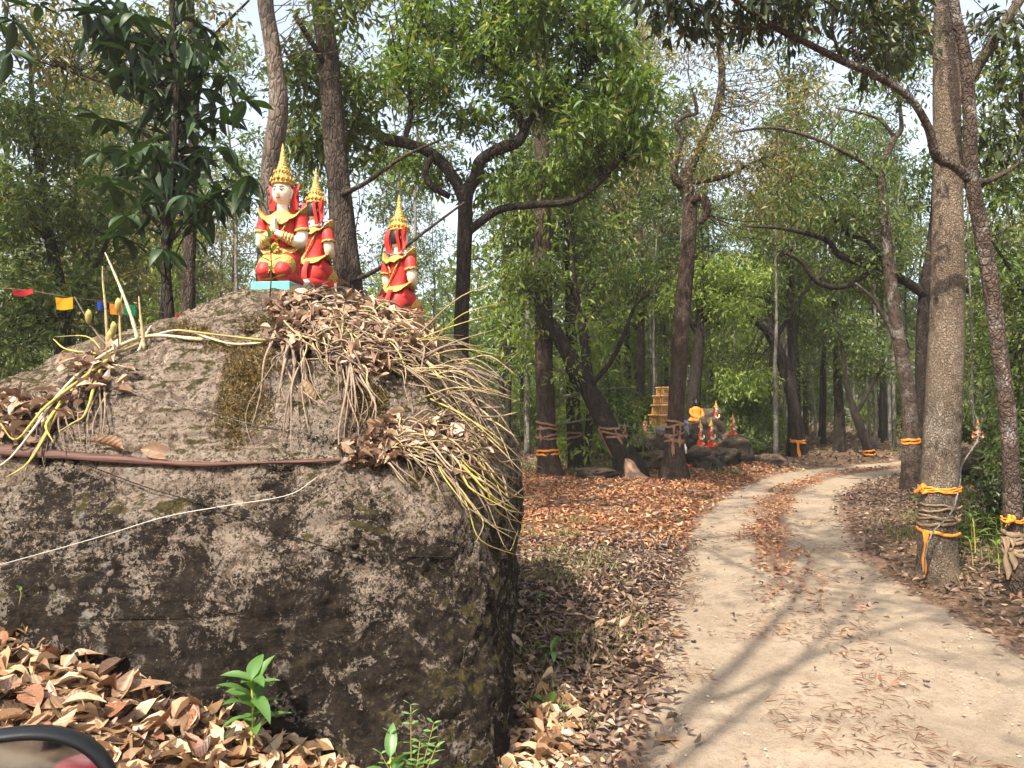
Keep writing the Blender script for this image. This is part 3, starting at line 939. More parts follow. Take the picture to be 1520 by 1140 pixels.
# right side
photo_tree('twin_tree', 'pale blotched tree leaning behind the ribboned giant',
           [(1354, 704, 16, 38), (1352, 640, 16, 27), (1345, 560, 16, 25), (1330, 480, 16, 22), (1318, 380, 16, 19), (1312, 300, 16, 15), (1309, 255, 16, 12), (1326, 208, 16, 11), (1338, 188, 16, 8), (1330, 120, 16, 5)],
           [[(1338, 520, 16, 8), (1300, 450, 15.8, 6), (1270, 420, 15.7, 3)], [(1310, 262, 16, 8), (1270, 235, 15.8, 7), (1215, 208, 15.6, 6), (1150, 190, 15.4, 5), (1090, 196, 15.2, 3)],
            [(1330, 205, 16, 7), (1300, 175, 15.9, 5), (1240, 160, 15.8, 3)]],
           [(1250, 250, 80, 60, 16, 1.2, 34), (1330, 110, 70, 60, 16, 1.2, 40), (1290, 330, 60, 50, 16.5, 1, 28), (1200, 290, 60, 40, 16, 1, 18)], 'leaf_mid', 'bark_patchy', 30, 0.48, 0.14)
photo_tree('twin_tree', 'dark trunk with a long horizontal limb behind the ribboned giant',
           [(1374, 706, 17, 26), (1370, 640, 17, 22), (1368, 540, 17, 20), (1372, 440, 17, 19), (1385, 340, 17, 14), (1390, 230, 17, 9)],
           [[(1374, 440, 17, 18), (1340, 415, 16.8, 17), (1290, 394, 16.6, 15), (1246, 378, 16.4, 12), (1226, 356, 16.3, 9), (1165, 340, 16.1, 6), (1105, 336, 16, 3)],
            [(1372, 432, 17, 18), (1420, 428, 17.2, 17), (1480, 438, 17.4, 14), (1560, 470, 17.6, 8)],
            [(1330, 412, 16.7, 9), (1290, 360, 16.6, 8), (1255, 345, 16.5, 7), (1225, 300, 16.4, 5), (1205, 280, 16.4, 3)], [(1300, 398, 16.6, 8), (1255, 425, 16.4, 9), (1215, 420, 16.2, 8), (1190, 390, 16.1, 6), (1165, 375, 16, 4)]],
           [(1450, 380, 70, 60, 17.5, 1.2, 46), (1300, 400, 70, 45, 17, 1.2, 36), (1240, 330, 60, 30, 16.6, 1, 18), (1460, 500, 60, 60, 17.5, 1.1, 44), (1400, 250, 70, 60, 17, 1.2, 40)], 'leaf_mid', 'bark_dark', 32, 0.5, 0.14)
photo_tree('forest_tree', 'bushy tree filling the gap behind the white-spotted tree',
           [(1560, 760, 13, 26), (1555, 600, 13, 22), (1540, 400, 13, 17), (1520, 200, 13, 12), (1510, 50, 13, 6)],
           [[(1548, 480, 13, 10), (1500, 400, 12.8, 7), (1460, 340, 12.6, 3)]],
           [(1490, 260, 60, 90, 13, 1.0, 46), (1500, 430, 70, 80, 13, 1.0, 50), (1490, 100, 60, 70, 13, 1.0, 34), (1510, 560, 60, 70, 13.5, 1.0, 40)], 'leaf_mid', 'bark_dark', 32, 0.45, 0.14)
giant = photo_tree('ribboned_giant', 'thick pale flaky-barked tree girdled with bright orange cloth beside the track',
           [(1392, 872, 8, 74), (1392, 820, 8, 67), (1395, 720, 8, 64), (1402, 560, 8, 61), (1407, 400, 8, 56), (1407, 250, 8, 50), (1405, 100, 8, 44), (1405, -50, 8, 40), (1400, -400, 8, 26)],
           [[(1408, 165, 8, 28), (1442, 112, 7.9, 25), (1480, 52, 7.7, 22), (1535, -35, 7.5, 19), (1600, -160, 7.4, 12)], [(1404, -90, 8, 16), (1330, -200, 8.4, 11), (1240, -300, 8.8, 5)]],
           [(1400, -330, 330, 160, 8, 2.6, 110), (1330, 50, 60, 50, 9.5, 0.5, 30)], 'leaf_mid', 'bark_scaly', 30, 0.45, 0.15, flare=0.6, rough=0.09, r0=0.008)
photo_tree('forked_tree', 'slim white-spotted tree with a limb arching over the track',
           [(1512, 898, 7.2, 42), (1505, 800, 7.2, 36), (1498, 650, 7.2, 32), (1475, 450, 7.2, 30), (1455, 330, 7.2, 28), (1442, 258, 7.2, 27), (1440, 180, 7.2, 24), (1432, 80, 7.2, 22), (1412, -20, 7.2, 20), (1390, -300, 7.2, 13)],
           [[(1446, 270, 7.2, 21), (1415, 245, 7.15, 18), (1390, 232, 7.1, 18), (1378, 190, 7.0, 16), (1350, 145, 6.9, 15), (1300, 112, 6.8, 14), (1250, 90, 6.7, 13), (1200, 65, 6.6, 11), (1150, 40, 6.5, 10), (1080, -10, 6.3, 8), (1000, -90, 6.1, 5)],
            [(1447, 272, 7.2, 13), (1482, 262, 7.3, 10), (1545, 222, 7.4, 7), (1600, 190, 7.5, 4)], [(1250, 90, 6.7, 7), (1235, 40, 6.6, 5), (1245, -20, 6.5, 4)], [(1150, 40, 6.5, 6), (1090, 40, 6.4, 5), (1030, 10, 6.3, 3)]],
           [(1030, 5, 80, 32, 6.4, 0.5, 34), (1160, 5, 80, 40, 6.5, 0.5, 34), (1290, 10, 60, 40, 6.9, 0.5, 20), (1320, 70, 50, 40, 7.2, 0.4, 16), (1490, 190, 40, 60, 7.6, 0.4, 18), (1120, -140, 300, 90, 6.4, 1.2, 60), (1480, 60, 40, 60, 7.8, 0.4, 14)],
           'leaf_dark', 'bark_patchy', 16, 0.3, 0.12, flare=0.5, r0=0.007, maxlen=2.5, droop=0.8)


# ------------------------------------------------------------------ woodland copies
def proto_tree(name, label, group, H, r0, cb, spread, nl, per, cl, L, leaf, bark, seed, cat='tree', flat=0.75, ratio=0.36, nclu=5):
    rs = np.random.default_rng(seed)
    root = thing(name, label, cat, (0, 0, 0), 0, group)
    n = 22
    zz = np.linspace(-0.2, H, n)
    wob = np.cumsum(rs.normal(0, 0.06, (n, 2)), 0) * np.linspace(0, 1, n)[:, None]
    path = np.stack([wob[:, 0], wob[:, 1], zz], 1)
    r = r0 * (1 - 0.85 * np.linspace(0, 1, n)) * (1 + 0.5 * np.exp(-np.linspace(0, 30, n)))
    b = MB(); b.tube(path, r, 9, rough=0.1, seed=seed)
    C = []
    for k in range(nl):
        f = cb + (1 - cb) * (k + rs.random()) / nl
        i = min(int(f * (n - 1)), n - 2)
        a = path[i]
        th = rs.uniform(0, 2 * math.pi)
        ln = spread * (1.15 - 0.7 * (f - cb) / (1 - cb + 1e-6)) * rs.uniform(0.6, 1.1)
        pts = [a]
        d = np.array([math.cos(th), math.sin(th), rs.uniform(0.15, 0.75)])
        for s in range(4):
            d = d + rs.normal(0, 0.3, 3); d[2] += 0.05
            d /= np.linalg.norm(d)
            pts.append(pts[-1] + d * ln / 4)
        lp = catmull(pts, 10)
        b.tube(lp, np.linspace(r[i] * 0.5, 0.01, 10), 5, cap=False)
        for s in range(nclu):
            q = lp[int(rs.uniform(3, 9.99))] + rs.normal(0, 0.28 * ln ** 0.5, 3)
            C.append(q)
            b.tube(catmull([lp[5], (lp[6] + q) / 2 + rs.normal(0, .06, 3), q], 4), np.linspace(0.012, 0.005, 4), 3, cap=False)
    C.append(path[-1])
    link('trunk', b.mesh('trunk', M[bark]), root)
    V, Tt = clusters(C, per, cl, L, 0.3, flat, ratio)
    b = MB(); b.add(V, Tt)
    link('crown', b.mesh('crown', M[leaf], False), root)
    return root


WG = 'trees of the wood behind the clearing'
kinds = [
    proto_tree('woodland_tree', 'tall slim mid-green tree in the wood behind the clearing', 'tall slim mid-green woodland trees', 15, 0.17, 0.35, 3.2, 22, 46, 0.75, 0.2, 'leaf_mid', 'bark_dark', 1),
    proto_tree('woodland_tree', 'broad bright-green tree in the wood behind the clearing', 'broad bright-green woodland trees', 12, 0.2, 0.22, 4.0, 24, 46, 0.8, 0.2, 'leaf_bright', 'bark_brown', 2),
    proto_tree('woodland_tree', 'olive yellowish tree in the wood behind the clearing', 'olive yellowish woodland trees', 13, 0.16, 0.3, 3.2, 22, 46, 0.75, 0.18, 'leaf_olive', 'bark_brown', 3),
    proto_tree('woodland_tree', 'young lime-green tree in the wood behind the clearing', 'young lime-green woodland trees', 7, 0.08, 0.2, 2.2, 16, 40, 0.6, 0.19, 'leaf_lime', 'bark_pale', 4),
    proto_tree('pale_stem_tree', 'thin pale-stemmed tree with a sparse top in the wood', 'thin pale-stemmed woodland trees', 13, 0.09, 0.6, 1.8, 10, 36, 0.55, 0.18, 'leaf_mid', 'bark_pale', 5),
    proto_tree('dark_stem_tree', 'thin dark-stemmed tree with a sparse top in the wood', 'thin dark-stemmed woodland trees', 12, 0.09, 0.55, 1.9, 10, 36, 0.6, 0.18, 'leaf_mid', 'bark_dark', 6),
]
bushes = [
    proto_tree('bush', 'dense green bush in the undergrowth under the trees', 'dense green undergrowth bushes', 2.0, 0.03, 0.05, 1.3, 16, 44, 0.42, 0.15, 'leaf_mid', 'bark_dark', 11, 'bush'),
    proto_tree('bush', 'fresh lime-green bush in the undergrowth under the trees', 'lime-green undergrowth bushes', 2.3, 0.03, 0.1, 1.3, 14, 40, 0.42, 0.16, 'leaf_lime', 'bark_pale', 12, 'bush'),
    proto_tree('bush', 'low dark bush in the undergrowth under the trees', 'low dark undergrowth bushes', 1.3, 0.02, 0.05, 1.0, 14, 44, 0.34, 0.13, 'leaf_dark', 'bark_dark', 13, 'bush'),
]
PLACED = {}


def plant(proto, x, y, s, rz):
    o = proto if proto.name not in PLACED else dup(proto)
    PLACED[proto.name] = PLACED.get(proto.name, 0) + 1
    if o is proto:
        pass
    o.location = (x, y, g1(x, y) - 0.03)
    o.scale = (s, s, s * RND.uniform(0.9, 1.15))
    o.rotation_euler = (0, 0, rz)
    return o


def clear(x, y, r):
    if abs(float(road_d(x, y)[0])) < 1.7 + r:
        return False
    if 2.8 < x < 8.4 and 17.5 < y < 22.8 + r:
        return False
    if -5.5 < x < 0.8 and y < 9:
        return False
    return True


spots = []
tries = 0
while len(spots) < 118 and tries < 9000:
    tries += 1
    y = 19 + 48 * RND.random() ** 1.15
    x = RND.uniform(-0.86, 0.86) * y
    if not clear(x, y, 1.2):
        continue
    # sight line down the track stays open
    if 1185 < 760 + F * x / y < 1330 and y < 30:
        continue
    if any((x - a) ** 2 + (y - b_) ** 2 < (1.9 if y < 34 else 2.6) ** 2 for a, b_, k in spots):
        continue
    px = 760 + F * x / y
    if px < 560:
        w = [4, 2, 2, 1, 1, 2]
        if RND.random() < (0.72 if px > 310 else 0.35):
            continue
    elif px < 960:
        w = [4, 2, 2, 2, 3, 4]
    else:
        w = [3, 2, 3, 4, 4, 2]
    k = RND.choices(range(6), w)[0]
    if y < 24 and k in (0, 1, 2):
        k = RND.choice((3, 4, 5))
    spots.append((x, y, k))
for x, y, k in spots:
    plant(kinds[k], x, y, RND.uniform(0.85, 1.25), RND.uniform(0, 6.28))

bs = []
tries = 0
while len(bs) < 105 and tries < 9000:
    tries += 1
    y = 9.5 + 34 * RND.random()
    x = RND.uniform(-0.85, 0.85) * y
    rd_ = float(road_d(x, y)[0])
    px = 760 + F * x / y
    if not clear(x, y, 0.5 if y > 20 else 1.4):
        continue
    if -2 < x < 9 and y < 21.2 and rd_ < 0:      # the open leaf-covered clearing
        continue
    if rd_ > 0 and y < 20 and (rd_ < 4.4 or y < 10.5):
        continue
    if any((x - a) ** 2 + (y - b_) ** 2 < 1.0 for a, b_ in bs):
        continue
    if (y < 12 and px < 700) or (rd_ > 0 and y < 20 and px < 1420):
        continue
    if 1090 < px < 1360 and y < 36:
        continue
    bs.append((x, y))
    k = RND.choices((0, 1, 2), (4, 3 if 950 < px < 1350 else 1, 3))[0]
    plant(bushes[k], x, y, RND.uniform(0.7, 1.3) * (1.0 if y > 20 else 0.8), RND.uniform(0, 6.28))

for k in range(26):
    px = RND.uniform(780, 1150)
    y = RND.uniform(23.5, 31)
    x = (px - 760) / F * y
    if abs(float(road_d(x, y)[0])) < 2.2 or (2.8 < x < 8.2 and y < 23.6):
        continue
    plant(bushes[1] if RND.random() < .5 else bushes[0], x, y, RND.uniform(.5, .95), RND.uniform(0, 6.28))
for k in range(60):
    px, y = RND.uniform(770, 1350), RND.uniform(26, 52)
    x = (px - 760) / F * y
    if abs(float(road_d(x, y)[0])) < 2.2:
        continue
    plant(kinds[RND.choice((4, 4, 5))], x, y, RND.uniform(.6, 1.15), RND.uniform(0, 6.28))
for px, y, sc in ((1090, 29, .9), (1130, 33, 1.0), (1210, 36, 1.0), (1165, 38, 1.1), (1060, 35, 1.0), (1290, 37, .9), (960, 32, .9), (900, 30, .8)):
    plant(kinds[3], (px - 760) / F * y, y, sc, RND.uniform(0, 6.28))

for k in range(26):          # the wood goes on past the edges of the picture
    y = RND.uniform(9, 44)
    x = y * RND.choice((-1, -1, 1)) * RND.uniform(.9, 1.5) + RND.choice((-1, 1))
    if abs(float(road_d(x, y)[0])) > 3 and not (-7.5 < x < 0 and y < 9):
        plant(kinds[RND.choice((0, 1, 2, 5))], x, y, RND.uniform(.8, 1.1), RND.uniform(0, 6.28))
        plant(bushes[RND.choice((0, 2))], x + RND.uniform(-3, 3), y + RND.uniform(1, 3), RND.uniform(.8, 1.3), 0.0)

# trees standing behind and beside the photographer shade the track
for x, y, k, s in ((-5.5, -5.5, 1, 1.0), (1.5, -9.5, 2, 1.0), (6.5, -3.0, 0, 0.9), (-11, -6, 0, 1.0), (9.5, 4.0, 2, 0.8), (0.5, -15, 1, 1.0), (-4, -13, 1, .9), (4.5, -13, 1, 1.0), (-8, -12, 1, 1.0), (2.5, -19, 0, 1.1)):
    plant(kinds[k], x, y, s, RND.uniform(0, 6.28))


def world_tree(label, trunk, limbs, ells, leaf='leaf_mid', per=30, spread=.5, L=.15, bark='bark_brown'):
    """tree given in metres: (x,y,z,r) paths and (x,y,z,rx,ry,rz,n) leaf masses"""
    W = np.array(trunk); c = catmull(W, 40)
    base = np.array([W[0][0], W[0][1], g1(W[0][0], W[0][1])])
    root = thing('overhanging_tree', label, 'tree', base)
    b = MB(); b.tube(c[:, :3], c[:, 3], 16, rough=.1)
    link('trunk', b.mesh('trunk', M[bark], True, base), root)
    src, sr = [c[20:, :3]], [c[20:, 3]]
    for lb in limbs:
        q = catmull(lb, 24)
        b = MB(); b.tube(q[:, :3], q[:, 3], 9, rough=.1)
        link('branch', b.mesh('branch', M[bark], True, base), root)
        src.append(q[:, :3]); sr.append(q[:, 3])
    C = []
    for x, y, z, rx, ry, rz, n in ells:
        o = RNG.normal(size=(n, 3)); o /= np.linalg.norm(o, axis=1)[:, None]
        o *= (RNG.random(n) ** .42)[:, None]
        C.append(np.array([x, y, z]) + o * np.array([rx, ry, rz]))
    C = np.vstack(C)
    tb = twig_mesh(C, np.vstack(src), np.concatenate(sr))
    link('twigs', tb.mesh('twigs', M[bark], True, base), root)['kind'] = 'stuff'
    V, Tt = clusters(C, per, spread, L)
    b = MB(); b.add(V, Tt)
    link('crown', b.mesh('crown', M[leaf], False, base), root)


world_tree('tree behind the photographer whose crown arches over the near track',
           [(-3.4, -2.4, -.2, .2), (-3.3, -2.2, 2, .18), (-2.9, -1.6, 5, .13), (-2.2, -.4, 7.6, .07), (-1.2, 1.2, 9.2, .04), (-.7, 2.6, 10, .025)],
           [[(-2.7, -1.2, 5.9, .05), (-1.2, .4, 7.8, .035), (.2, 2.4, 8.8, .02)], [(-2.2, -.4, 7.5, .05), (-.6, .4, 8.9, .03), (.9, .8, 9.6, .015)], [(-1.2, 1.2, 9.2, .03), (-1.6, 2.8, 9.6, .04), (-1.9, 4.2, 9.8, .02)]],
           [(-.7, 2.2, 9.3, 1.8, 2.6, .9, 52), (.2, 4.8, 9.6, 1.6, 1.8, .7, 28), (.9, .2, 9.4, 1.5, 1.7, .7, 26), (-1.6, 5.4, 9.8, .9, 1.2, .6, 8), (.4, -1.6, 9.0, 1.5, 1.5, .8, 20)])
world_tree('tall tree beside the boulder spreading its crown above the clearing',
           [(-6.6, 6.6, -.2, .24), (-6.4, 6.6, 3, .2), (-5.6, 6.8, 6.5, .16), (-3.6, 7.2, 9.2, .11), (-1.2, 7.6, 10.6, .06), (.6, 8, 11.2, .03)],
           [[(-3.2, 7.3, 9.5, .07), (-1.2, 6.4, 10.0, .05), (.4, 6.0, 10.4, .02)], [(-1.6, 7.6, 10.4, .05), (0, 9.0, 10.6, .03), (1.6, 10.2, 10.8, .015)]],
           [(-.4, 7.4, 10.6, 1.4, 1.6, .6, 26), (1.0, 9.2, 10.8, 1.3, 1.5, .6, 24), (.2, 11.2, 10.8, 1.4, 1.3, .6, 16), (2.4, 7.4, 10.6, 1.2, 1.4, .6, 14)], 'leaf_mid', 28)
for x, y, sc, k in ((6.7, 9.6, .6, 2), (7.2, 10.2, .7, 0), (8.0, 11.4, .8, 2), (7.4, 9.4, .7, 0), (8.9, 12.4, .9, 0), (8.2, 10.4, .8, 2), (9.8, 13.5, .9, 0), (10.4, 14.8, .9, 2), (11.5, 15.5, 1.0, 0), (11.0, 17.2, .9, 0)):
    plant(bushes[k], x, y, sc, RND.uniform(0, 6.28))

# far wood reads as one mass
def far_wood():
    n = 5200
    a = RNG.uniform(-0.95, 0.95, n)
    y = RNG.uniform(62, 95, n)
    x = a * y
    top = 13 + 5 * fbm(np.stack([x * 0.08, y * 0.05, 0 * x], 1), 3, 5)
    z = RNG.random(n) ** 0.8 * top
    keep = ~((a < -0.15) & (RNG.random(n) < 0.7))
    C = np.stack([x, y, z], 1)[keep]
    V, Tt = clusters(C, 16, 1.5, 0.75, 0.2, 0.8, 0.5)
    b = MB(); b.add(V, Tt)
    o = link('far_wood', b.mesh('far_wood', M['leaf_mid'], False))
    tag(o, 'hazy green mass of distant forest closing the view', 'forest', None, 'stuff')


far_wood()


# ------------------------------------------------------------------ kneeling statues
def build_statue(name, label, group):
    root = thing(name, label, 'statue', (0, 0, 0), 0, group)

    def part(nm, b, m, sm=True, parent=None):
        return link(nm, b.mesh(nm, M[m] if isinstance(m, str) else [M[k] for k in m], sm), parent or root)

    # folded legs: thighs forward, shins back
    b = MB()
    for s in (-1, 1):
        b.tube(catmull([(s * .05, .045, .20), (s * .062, -.03, .165), (s * .07, -.10, .115), (s * .072, -.155, .065), (s * .072, -.165, .04)], 14),
               catmull([(.08,), (.078,), (.068,), (.055,), (.02,)], 14)[:, 0], 16)
        b.tube(catmull([(s * .074, -.14, .045), (s * .076, -.03, .05), (s * .076, .10, .048), (s * .075, .17, .04)], 12),
               catmull([(.05,), (.055,), (.045,), (.03,)], 12)[:, 0], 14)
    b.loft([(0, .03, .03, .10, .11), (0, .03, .10, .13, .13), (0, .025, .17, .125, .11), (0, .02, .22, .105, .085)], 24)
    part('legs', b, 'red')
    for s in (-1, 1):
        b = MB()
        b.tube(catmull([(s * .08, .15, .04), (s * .08, .20, .032), (s * .08, .235, .02)], 7), [.028, .03, .031, .028, .024, .018, .008], 10)
        part('foot', b, 'cream')
    # gilt knee bands and hip wrap
    for s in (-1, 1):
        b = MB()
        b.tube(catmull([(s * .066, -.065, .14), (s * .07, -.10, .115), (s * .072, -.13, .088)], 6), [.076, .077, .075, .071, .067, .061], 16, cap=False)
        part('knee_band', b, 'gold')
    for s in (-1, 1):
        b = MB()
        u = np.linspace(0, 1, 9); v = np.linspace(-1, 1, 5)
        G = np.array([[(s * .05 + .028 * vv, .125 + .03 * math.sin(uu * 3) + .006 * vv * vv, .22 - .21 * uu) for vv in v] for uu in u])
        b.grid(G); b.grid(G[::-1] + np.array([0, .012, 0]))
        part('tail_cloth', b, 'red')
    # torso
    b = MB()
    b.loft([(0, .015, .19, .108, .085), (0, .01, .225, .095, .075), (0, .005, .265, .088, .068), (0, 0, .31, .092, .068), (0, -.004, .36, .106, .074), (0, -.006, .41, .12, .078),
            (0, 0, .45, .125, .074), (0, .004, .48, .115, .066), (0, .006, .505, .085, .052), (0, .006, .525, .05, .042)], 28)
    part('torso', b, 'red')
    # apron of gilt petals over the thighs
    b = MB()
    u = np.linspace(0, 1, 12); v = np.linspace(-1, 1, 15)
    G = np.array([[((.125 - .045 * uu) * vv * (1 + .06 * math.cos(9 * uu)), -.085 - .10 * uu * (1 - .35 * vv * vv) + .06 * vv * vv, .235 - .115 * uu - .05 * uu * uu + .012 * math.cos(vv * 9) * uu) for vv in v] for uu in u])
    b.grid(G)
    part('apron', b, 'gold')
    # belt with upturned wings
    b = MB()
    th = np.linspace(0, 2 * math.pi, 48, endpoint=False)
    rows = []
    for tt, rx, ry, dz in ((0, .098, .078, 0), (.25, .118, .094, .005), (.5, .135, .106, .012), (.8, .152, .114, .022), (1, .158, .116, .03), (1, .15, .11, .042), (.6, .128, .1, .045), (.2, .104, .082, .045)):
        side = np.abs(np.cos(th)) ** 5
        rows.append(np.stack([rx * np.cos(th) * (1 + .16 * tt * side), .01 + ry * np.sin(th), .245 - .062 * tt * (1 - side) + dz * .55 + .02 * side * tt], 1))
    b.grid(np.array(rows + [rows[0]]), closed=True)
    belt = part('belt', b, 'gold')
    b = MB()
    for k in range(9):
        a = k * 2 * math.pi / 8
        rr = 0 if k == 8 else .026
        b.loft([(rr * math.cos(a), -.118 + (.004 if k < 8 else -.008), .245 + rr * math.sin(a) - .013, .004, .004), (rr * math.cos(a), -.122 + (.004 if k < 8 else -.008), .245 + rr * math.sin(a), .015, .014),
                (rr * math.cos(a), -.118 + (.004 if k < 8 else -.008), .245 + rr * math.sin(a) + .013, .004, .004)], 10)
    part('buckle', b, 'gold', True, belt)
    b = MB()
    b.loft([(0, -.083, .395, .004, .004), (0, -.09, .405, .018, .006), (0, -.092, .425, .026, .008), (0, -.088, .445, .03, .01), (0, -.08, .46, .012, .006)], 14)
    part('pendant', b, 'gold')
    for s in (-1, 0, 1):
        b = MB()
        u = np.linspace(0, 1, 8); v = np.linspace(-1, 1, 5)
        G = np.array([[(s * .062 + .03 * vv * (1 - uu ** 2) * (1 + .4 * uu), -.135 - .045 * uu + .008 * vv * vv - (.012 if s == 0 else 0), .165 - .085 * uu + .004 * math.cos(vv * 3)) for vv in v] for uu in u])
        b.grid(G); b.grid(G[::-1] + np.array([0, .01, 0]))
        part('apron_petal', b, 'gold')
    # cross straps front loop and back
    for pts in ([(-.055, -.07, .45), (-.06, -.085, .40), (-.03, -.086, .36), (0, -.083, .335)], [(.055, -.07, .45), (.06, -.085, .40), (.03, -.086, .36), (0, -.083, .335)],
                [(0, -.083, .335), (0, -.078, .29), (0, -.082, .26)], [(-.08, .066, .46), (-.035, .084, .38), (.03, .078, .3), (.07, .075, .25)], [(.08, .066, .46), (.045, .08, .42), (.015, .083, .365)]):
        b = MB(); b.tube(catmull(pts, 9), .0075, 6)
        part('strap', b, 'gold')
    # collar
    b = MB()
    rows = []
    fr = np.clip(-np.sin(th), 0, 1)
    side = np.abs(np.cos(th)) ** 3
    for tt, dz in ((0, 0), (.3, .004), (.6, .004), (.9, .006), (1, .004), (1, -.006), (.6, -.012), (.2, -.012)):
        rx, ry = .05 + .148 * tt, .042 + .062 * tt
        z = .525 - .075 * tt * (1 - side) - .035 * tt * fr ** 4 + side * tt * tt * .035 - side * .05 * math.sin(tt * math.pi) + .008 * np.cos(th * 12) * tt * (1 - side)
        rows.append(np.stack([rx * np.cos(th), ry * np.sin(th) * (1 - .25 * side * tt), z + dz], 1))
    b.grid(np.array(rows + [rows[0]]), closed=True)
    part('collar', b, 'gold')
    # arms, sleeves, bracelets, hands
    for s in (-1, 1):
        b = MB()
        b.tube(catmull([(s * .11, 0, .475), (s * .138, 0, .46), (s * .152, .004, .42), (s * .158, .002, .385)], 10), catmull([(.04,), (.05,), (.052,), (.056,)], 10)[:, 0], 16)
        part('sleeve', b, 'red')
        b = MB()
        b.tube(np.array([(s * .1565, .003, .394), (s * .1575, .003, .388), (s * .158, .002, .382), (s * .1585, .002, .377)]), [.0565, .060, .060, .057], 18, cap=False)
        part('sleeve_hem', b, 'gold')
        b = MB()
        b.tube(catmull([(s * .155, .004, .41), (s * .162, .0, .35), (s * .16, -.012, .305), (s * .135, -.045, .296), (s * .09, -.09, .315), (s * .035, -.125, .34), (s * .016, -.132, .352)], 22),
               catmull([(.044,), (.043,), (.041,), (.039,), (.034,), (.024,), (.02,)], 22)[:, 0], 14)
        part('arm', b, 'cream')
        b = MB()
        p = np.array([(s * .105, -.077, .309), (s * .09, -.09, .315), (s * .072, -.103, .324), (s * .055, -.114, .332)])
        for q in p:
            k = .042 - .009 * (np.linalg.norm(q - p[0]) / .07)
            d = p[-1] - p[0]; d = d / np.linalg.norm(d)
            b.tube(np.array([q - d * .008, q - d * .004, q, q + d * .004, q + d * .008]), [k * .88, k * .99, k * 1.04, k * .99, k * .88], 14)
        part('bracelet', b, 'gold')
        b = MB()
        b.loft([(s * .010, -.132, .345, .012, .017), (s * .010, -.134, .365, .011, .024), (s * .009, -.133, .39, .010, .027), (s * .008, -.131, .408, .009, .026), (s * .007, -.13, .418, .007, .024)], 14, 0, 2.6)
        for yo, ln in ((-.0195, .040), (-.0065, .052), (.0065, .056), (.0195, .046)):
            b.tube(catmull([(s * .008, -.131 + yo, .405), (s * .0085, -.130 + yo * .95, .405 + ln * .55), (s * .0065, -.128 + yo * .85, .405 + ln)], 6), [.0068, .0068, .0066, .0062, .0055, .003], 8)
        b.tube(catmull([(s * .012, -.112, .368), (s * .013, -.102, .385), (s * .010, -.1, .405)], 5), [.008, .0075, .007, .006, .003], 8)
        part('hand', b, 'cream')
    # head and neck
    b = MB()
    n, k = 30, 36
    vv = np.sin(np.linspace(-math.pi / 2, math.pi / 2, n))
    aa = np.linspace(0, 2 * math.pi, k, endpoint=False)
    vg, ag = np.meshgrid(vv, aa, indexing='ij')
    pr = np.sqrt(np.clip(1 - vg ** 2, 0, 1))
    tp = np.where(vg < 0, 1 - .30 * (-vg) ** 1.6, 1.0)
    X_ = .067 * pr ** .8 * tp * np.cos(ag)
    Y_ = .076 * pr ** .85 * np.where(vg < 0, 1 - .1 * (-vg), 1) * np.sin(ag)
    Z_ = .652 + .093 * vg
    front = np.clip(-np.sin(ag), 0, 1)
    Y_ -= front * (.016 * np.exp(-(X_ / .010) ** 2 - ((Z_ - .637) / .016) ** 2) + .007 * np.exp(-(X_ / .007) ** 2 - ((Z_ - .658) / .022) ** 2))
    for sx in (-1, 1):
        Y_ += front * .006 * np.exp(-((X_ - sx * .027) / .014) ** 2 - ((Z_ - .663) / .010) ** 2)
    Y_ -= front * .005 * np.exp(-(X_ / .018) ** 2 - ((Z_ - .607) / .008) ** 2)
    b.grid(np.stack([X_, Y_, Z_], -1), closed=True)
    b.loft([(0, .008, .5, .047, .042), (0, .006, .53, .038, .038), (0, .004, .56, .036, .038), (0, .002, .6, .04, .042)], 18)
    b.v = [v * np.array([1.1, 1.08, 1.0]) for v in b.v]
    head = part('head', b, 'cream')
    X_, Y_ = X_ * 1.1, Y_ * 1.08

    def on_face(x, z, lift):
        d = (X_ - x) ** 2 + (Z_ - z) ** 2 + (Y_ > 0) * 9
        i = np.unravel_index(d.argmin(), d.shape)
        yy = -.082 * math.sqrt(max(0, 1 - ((z - .652) / .093) ** 2)) ** .85 * math.sqrt(max(0, 1 - (x / .0737) ** 2))
        return (x, min(Y_[i], yy + .006) - lift, z)
    for s in (-1, 1):
        b = MB()
        b.tube(np.array([on_face(s * (.013 + .028 * q), .664 + .003 * math.sin(q * 3.14), .0022) for q in np.linspace(0, 1, 7)]), [.0008, .002, .0029, .0031, .0028, .002, .0008], 8)
        eye = part('eye', b, 'white', True, head)
        b = MB(); b.tube(np.array([on_face(s * (.021 + .012 * q), .663, .0062) for q in (0, .5, 1)]), [.0022, .0036, .0022], 8)
        b.tube(np.array([on_face(s * (.011 + .034 * q), .6685 + .005 * math.sin(q * 3.14), .0045) for q in np.linspace(0, 1, 7)]), .0024, 6)
        link('eyelid', b.mesh('eyelid', M['black']), head)
        b = MB(); b.tube(np.array([on_face(s * (.008 + .04 * q), .681 + .009 * math.sin(q * 3.0), .0035) for q in np.linspace(0, 1, 7)]), [.0008, .0024, .003, .003, .0028, .002, .0008], 6)
        link('eyebrow', b.mesh('eyebrow', M['black']), head)
        b = MB(); b.tube(catmull([(s * .064, .004, .685), (s * .073, .008, .668), (s * .07, .004, .64), (s * .064, 0, .605)], 9), [.006, .010, .012, .012, .010, .008, .008, .007, .004], 8)
        part('ear', b, 'cream', True, head)
    b = MB(); b.tube(np.array([on_face(.019 * q, .609 + .003 * abs(q) - .002 * (1 - abs(q)), .004) for q in np.linspace(-1, 1, 9)]), [.001, .004, .006, .0066, .006, .0066, .006, .004, .001], 8)
    part('mouth', b, 'lip', True, head)
    # black hair at the back
    b = MB()
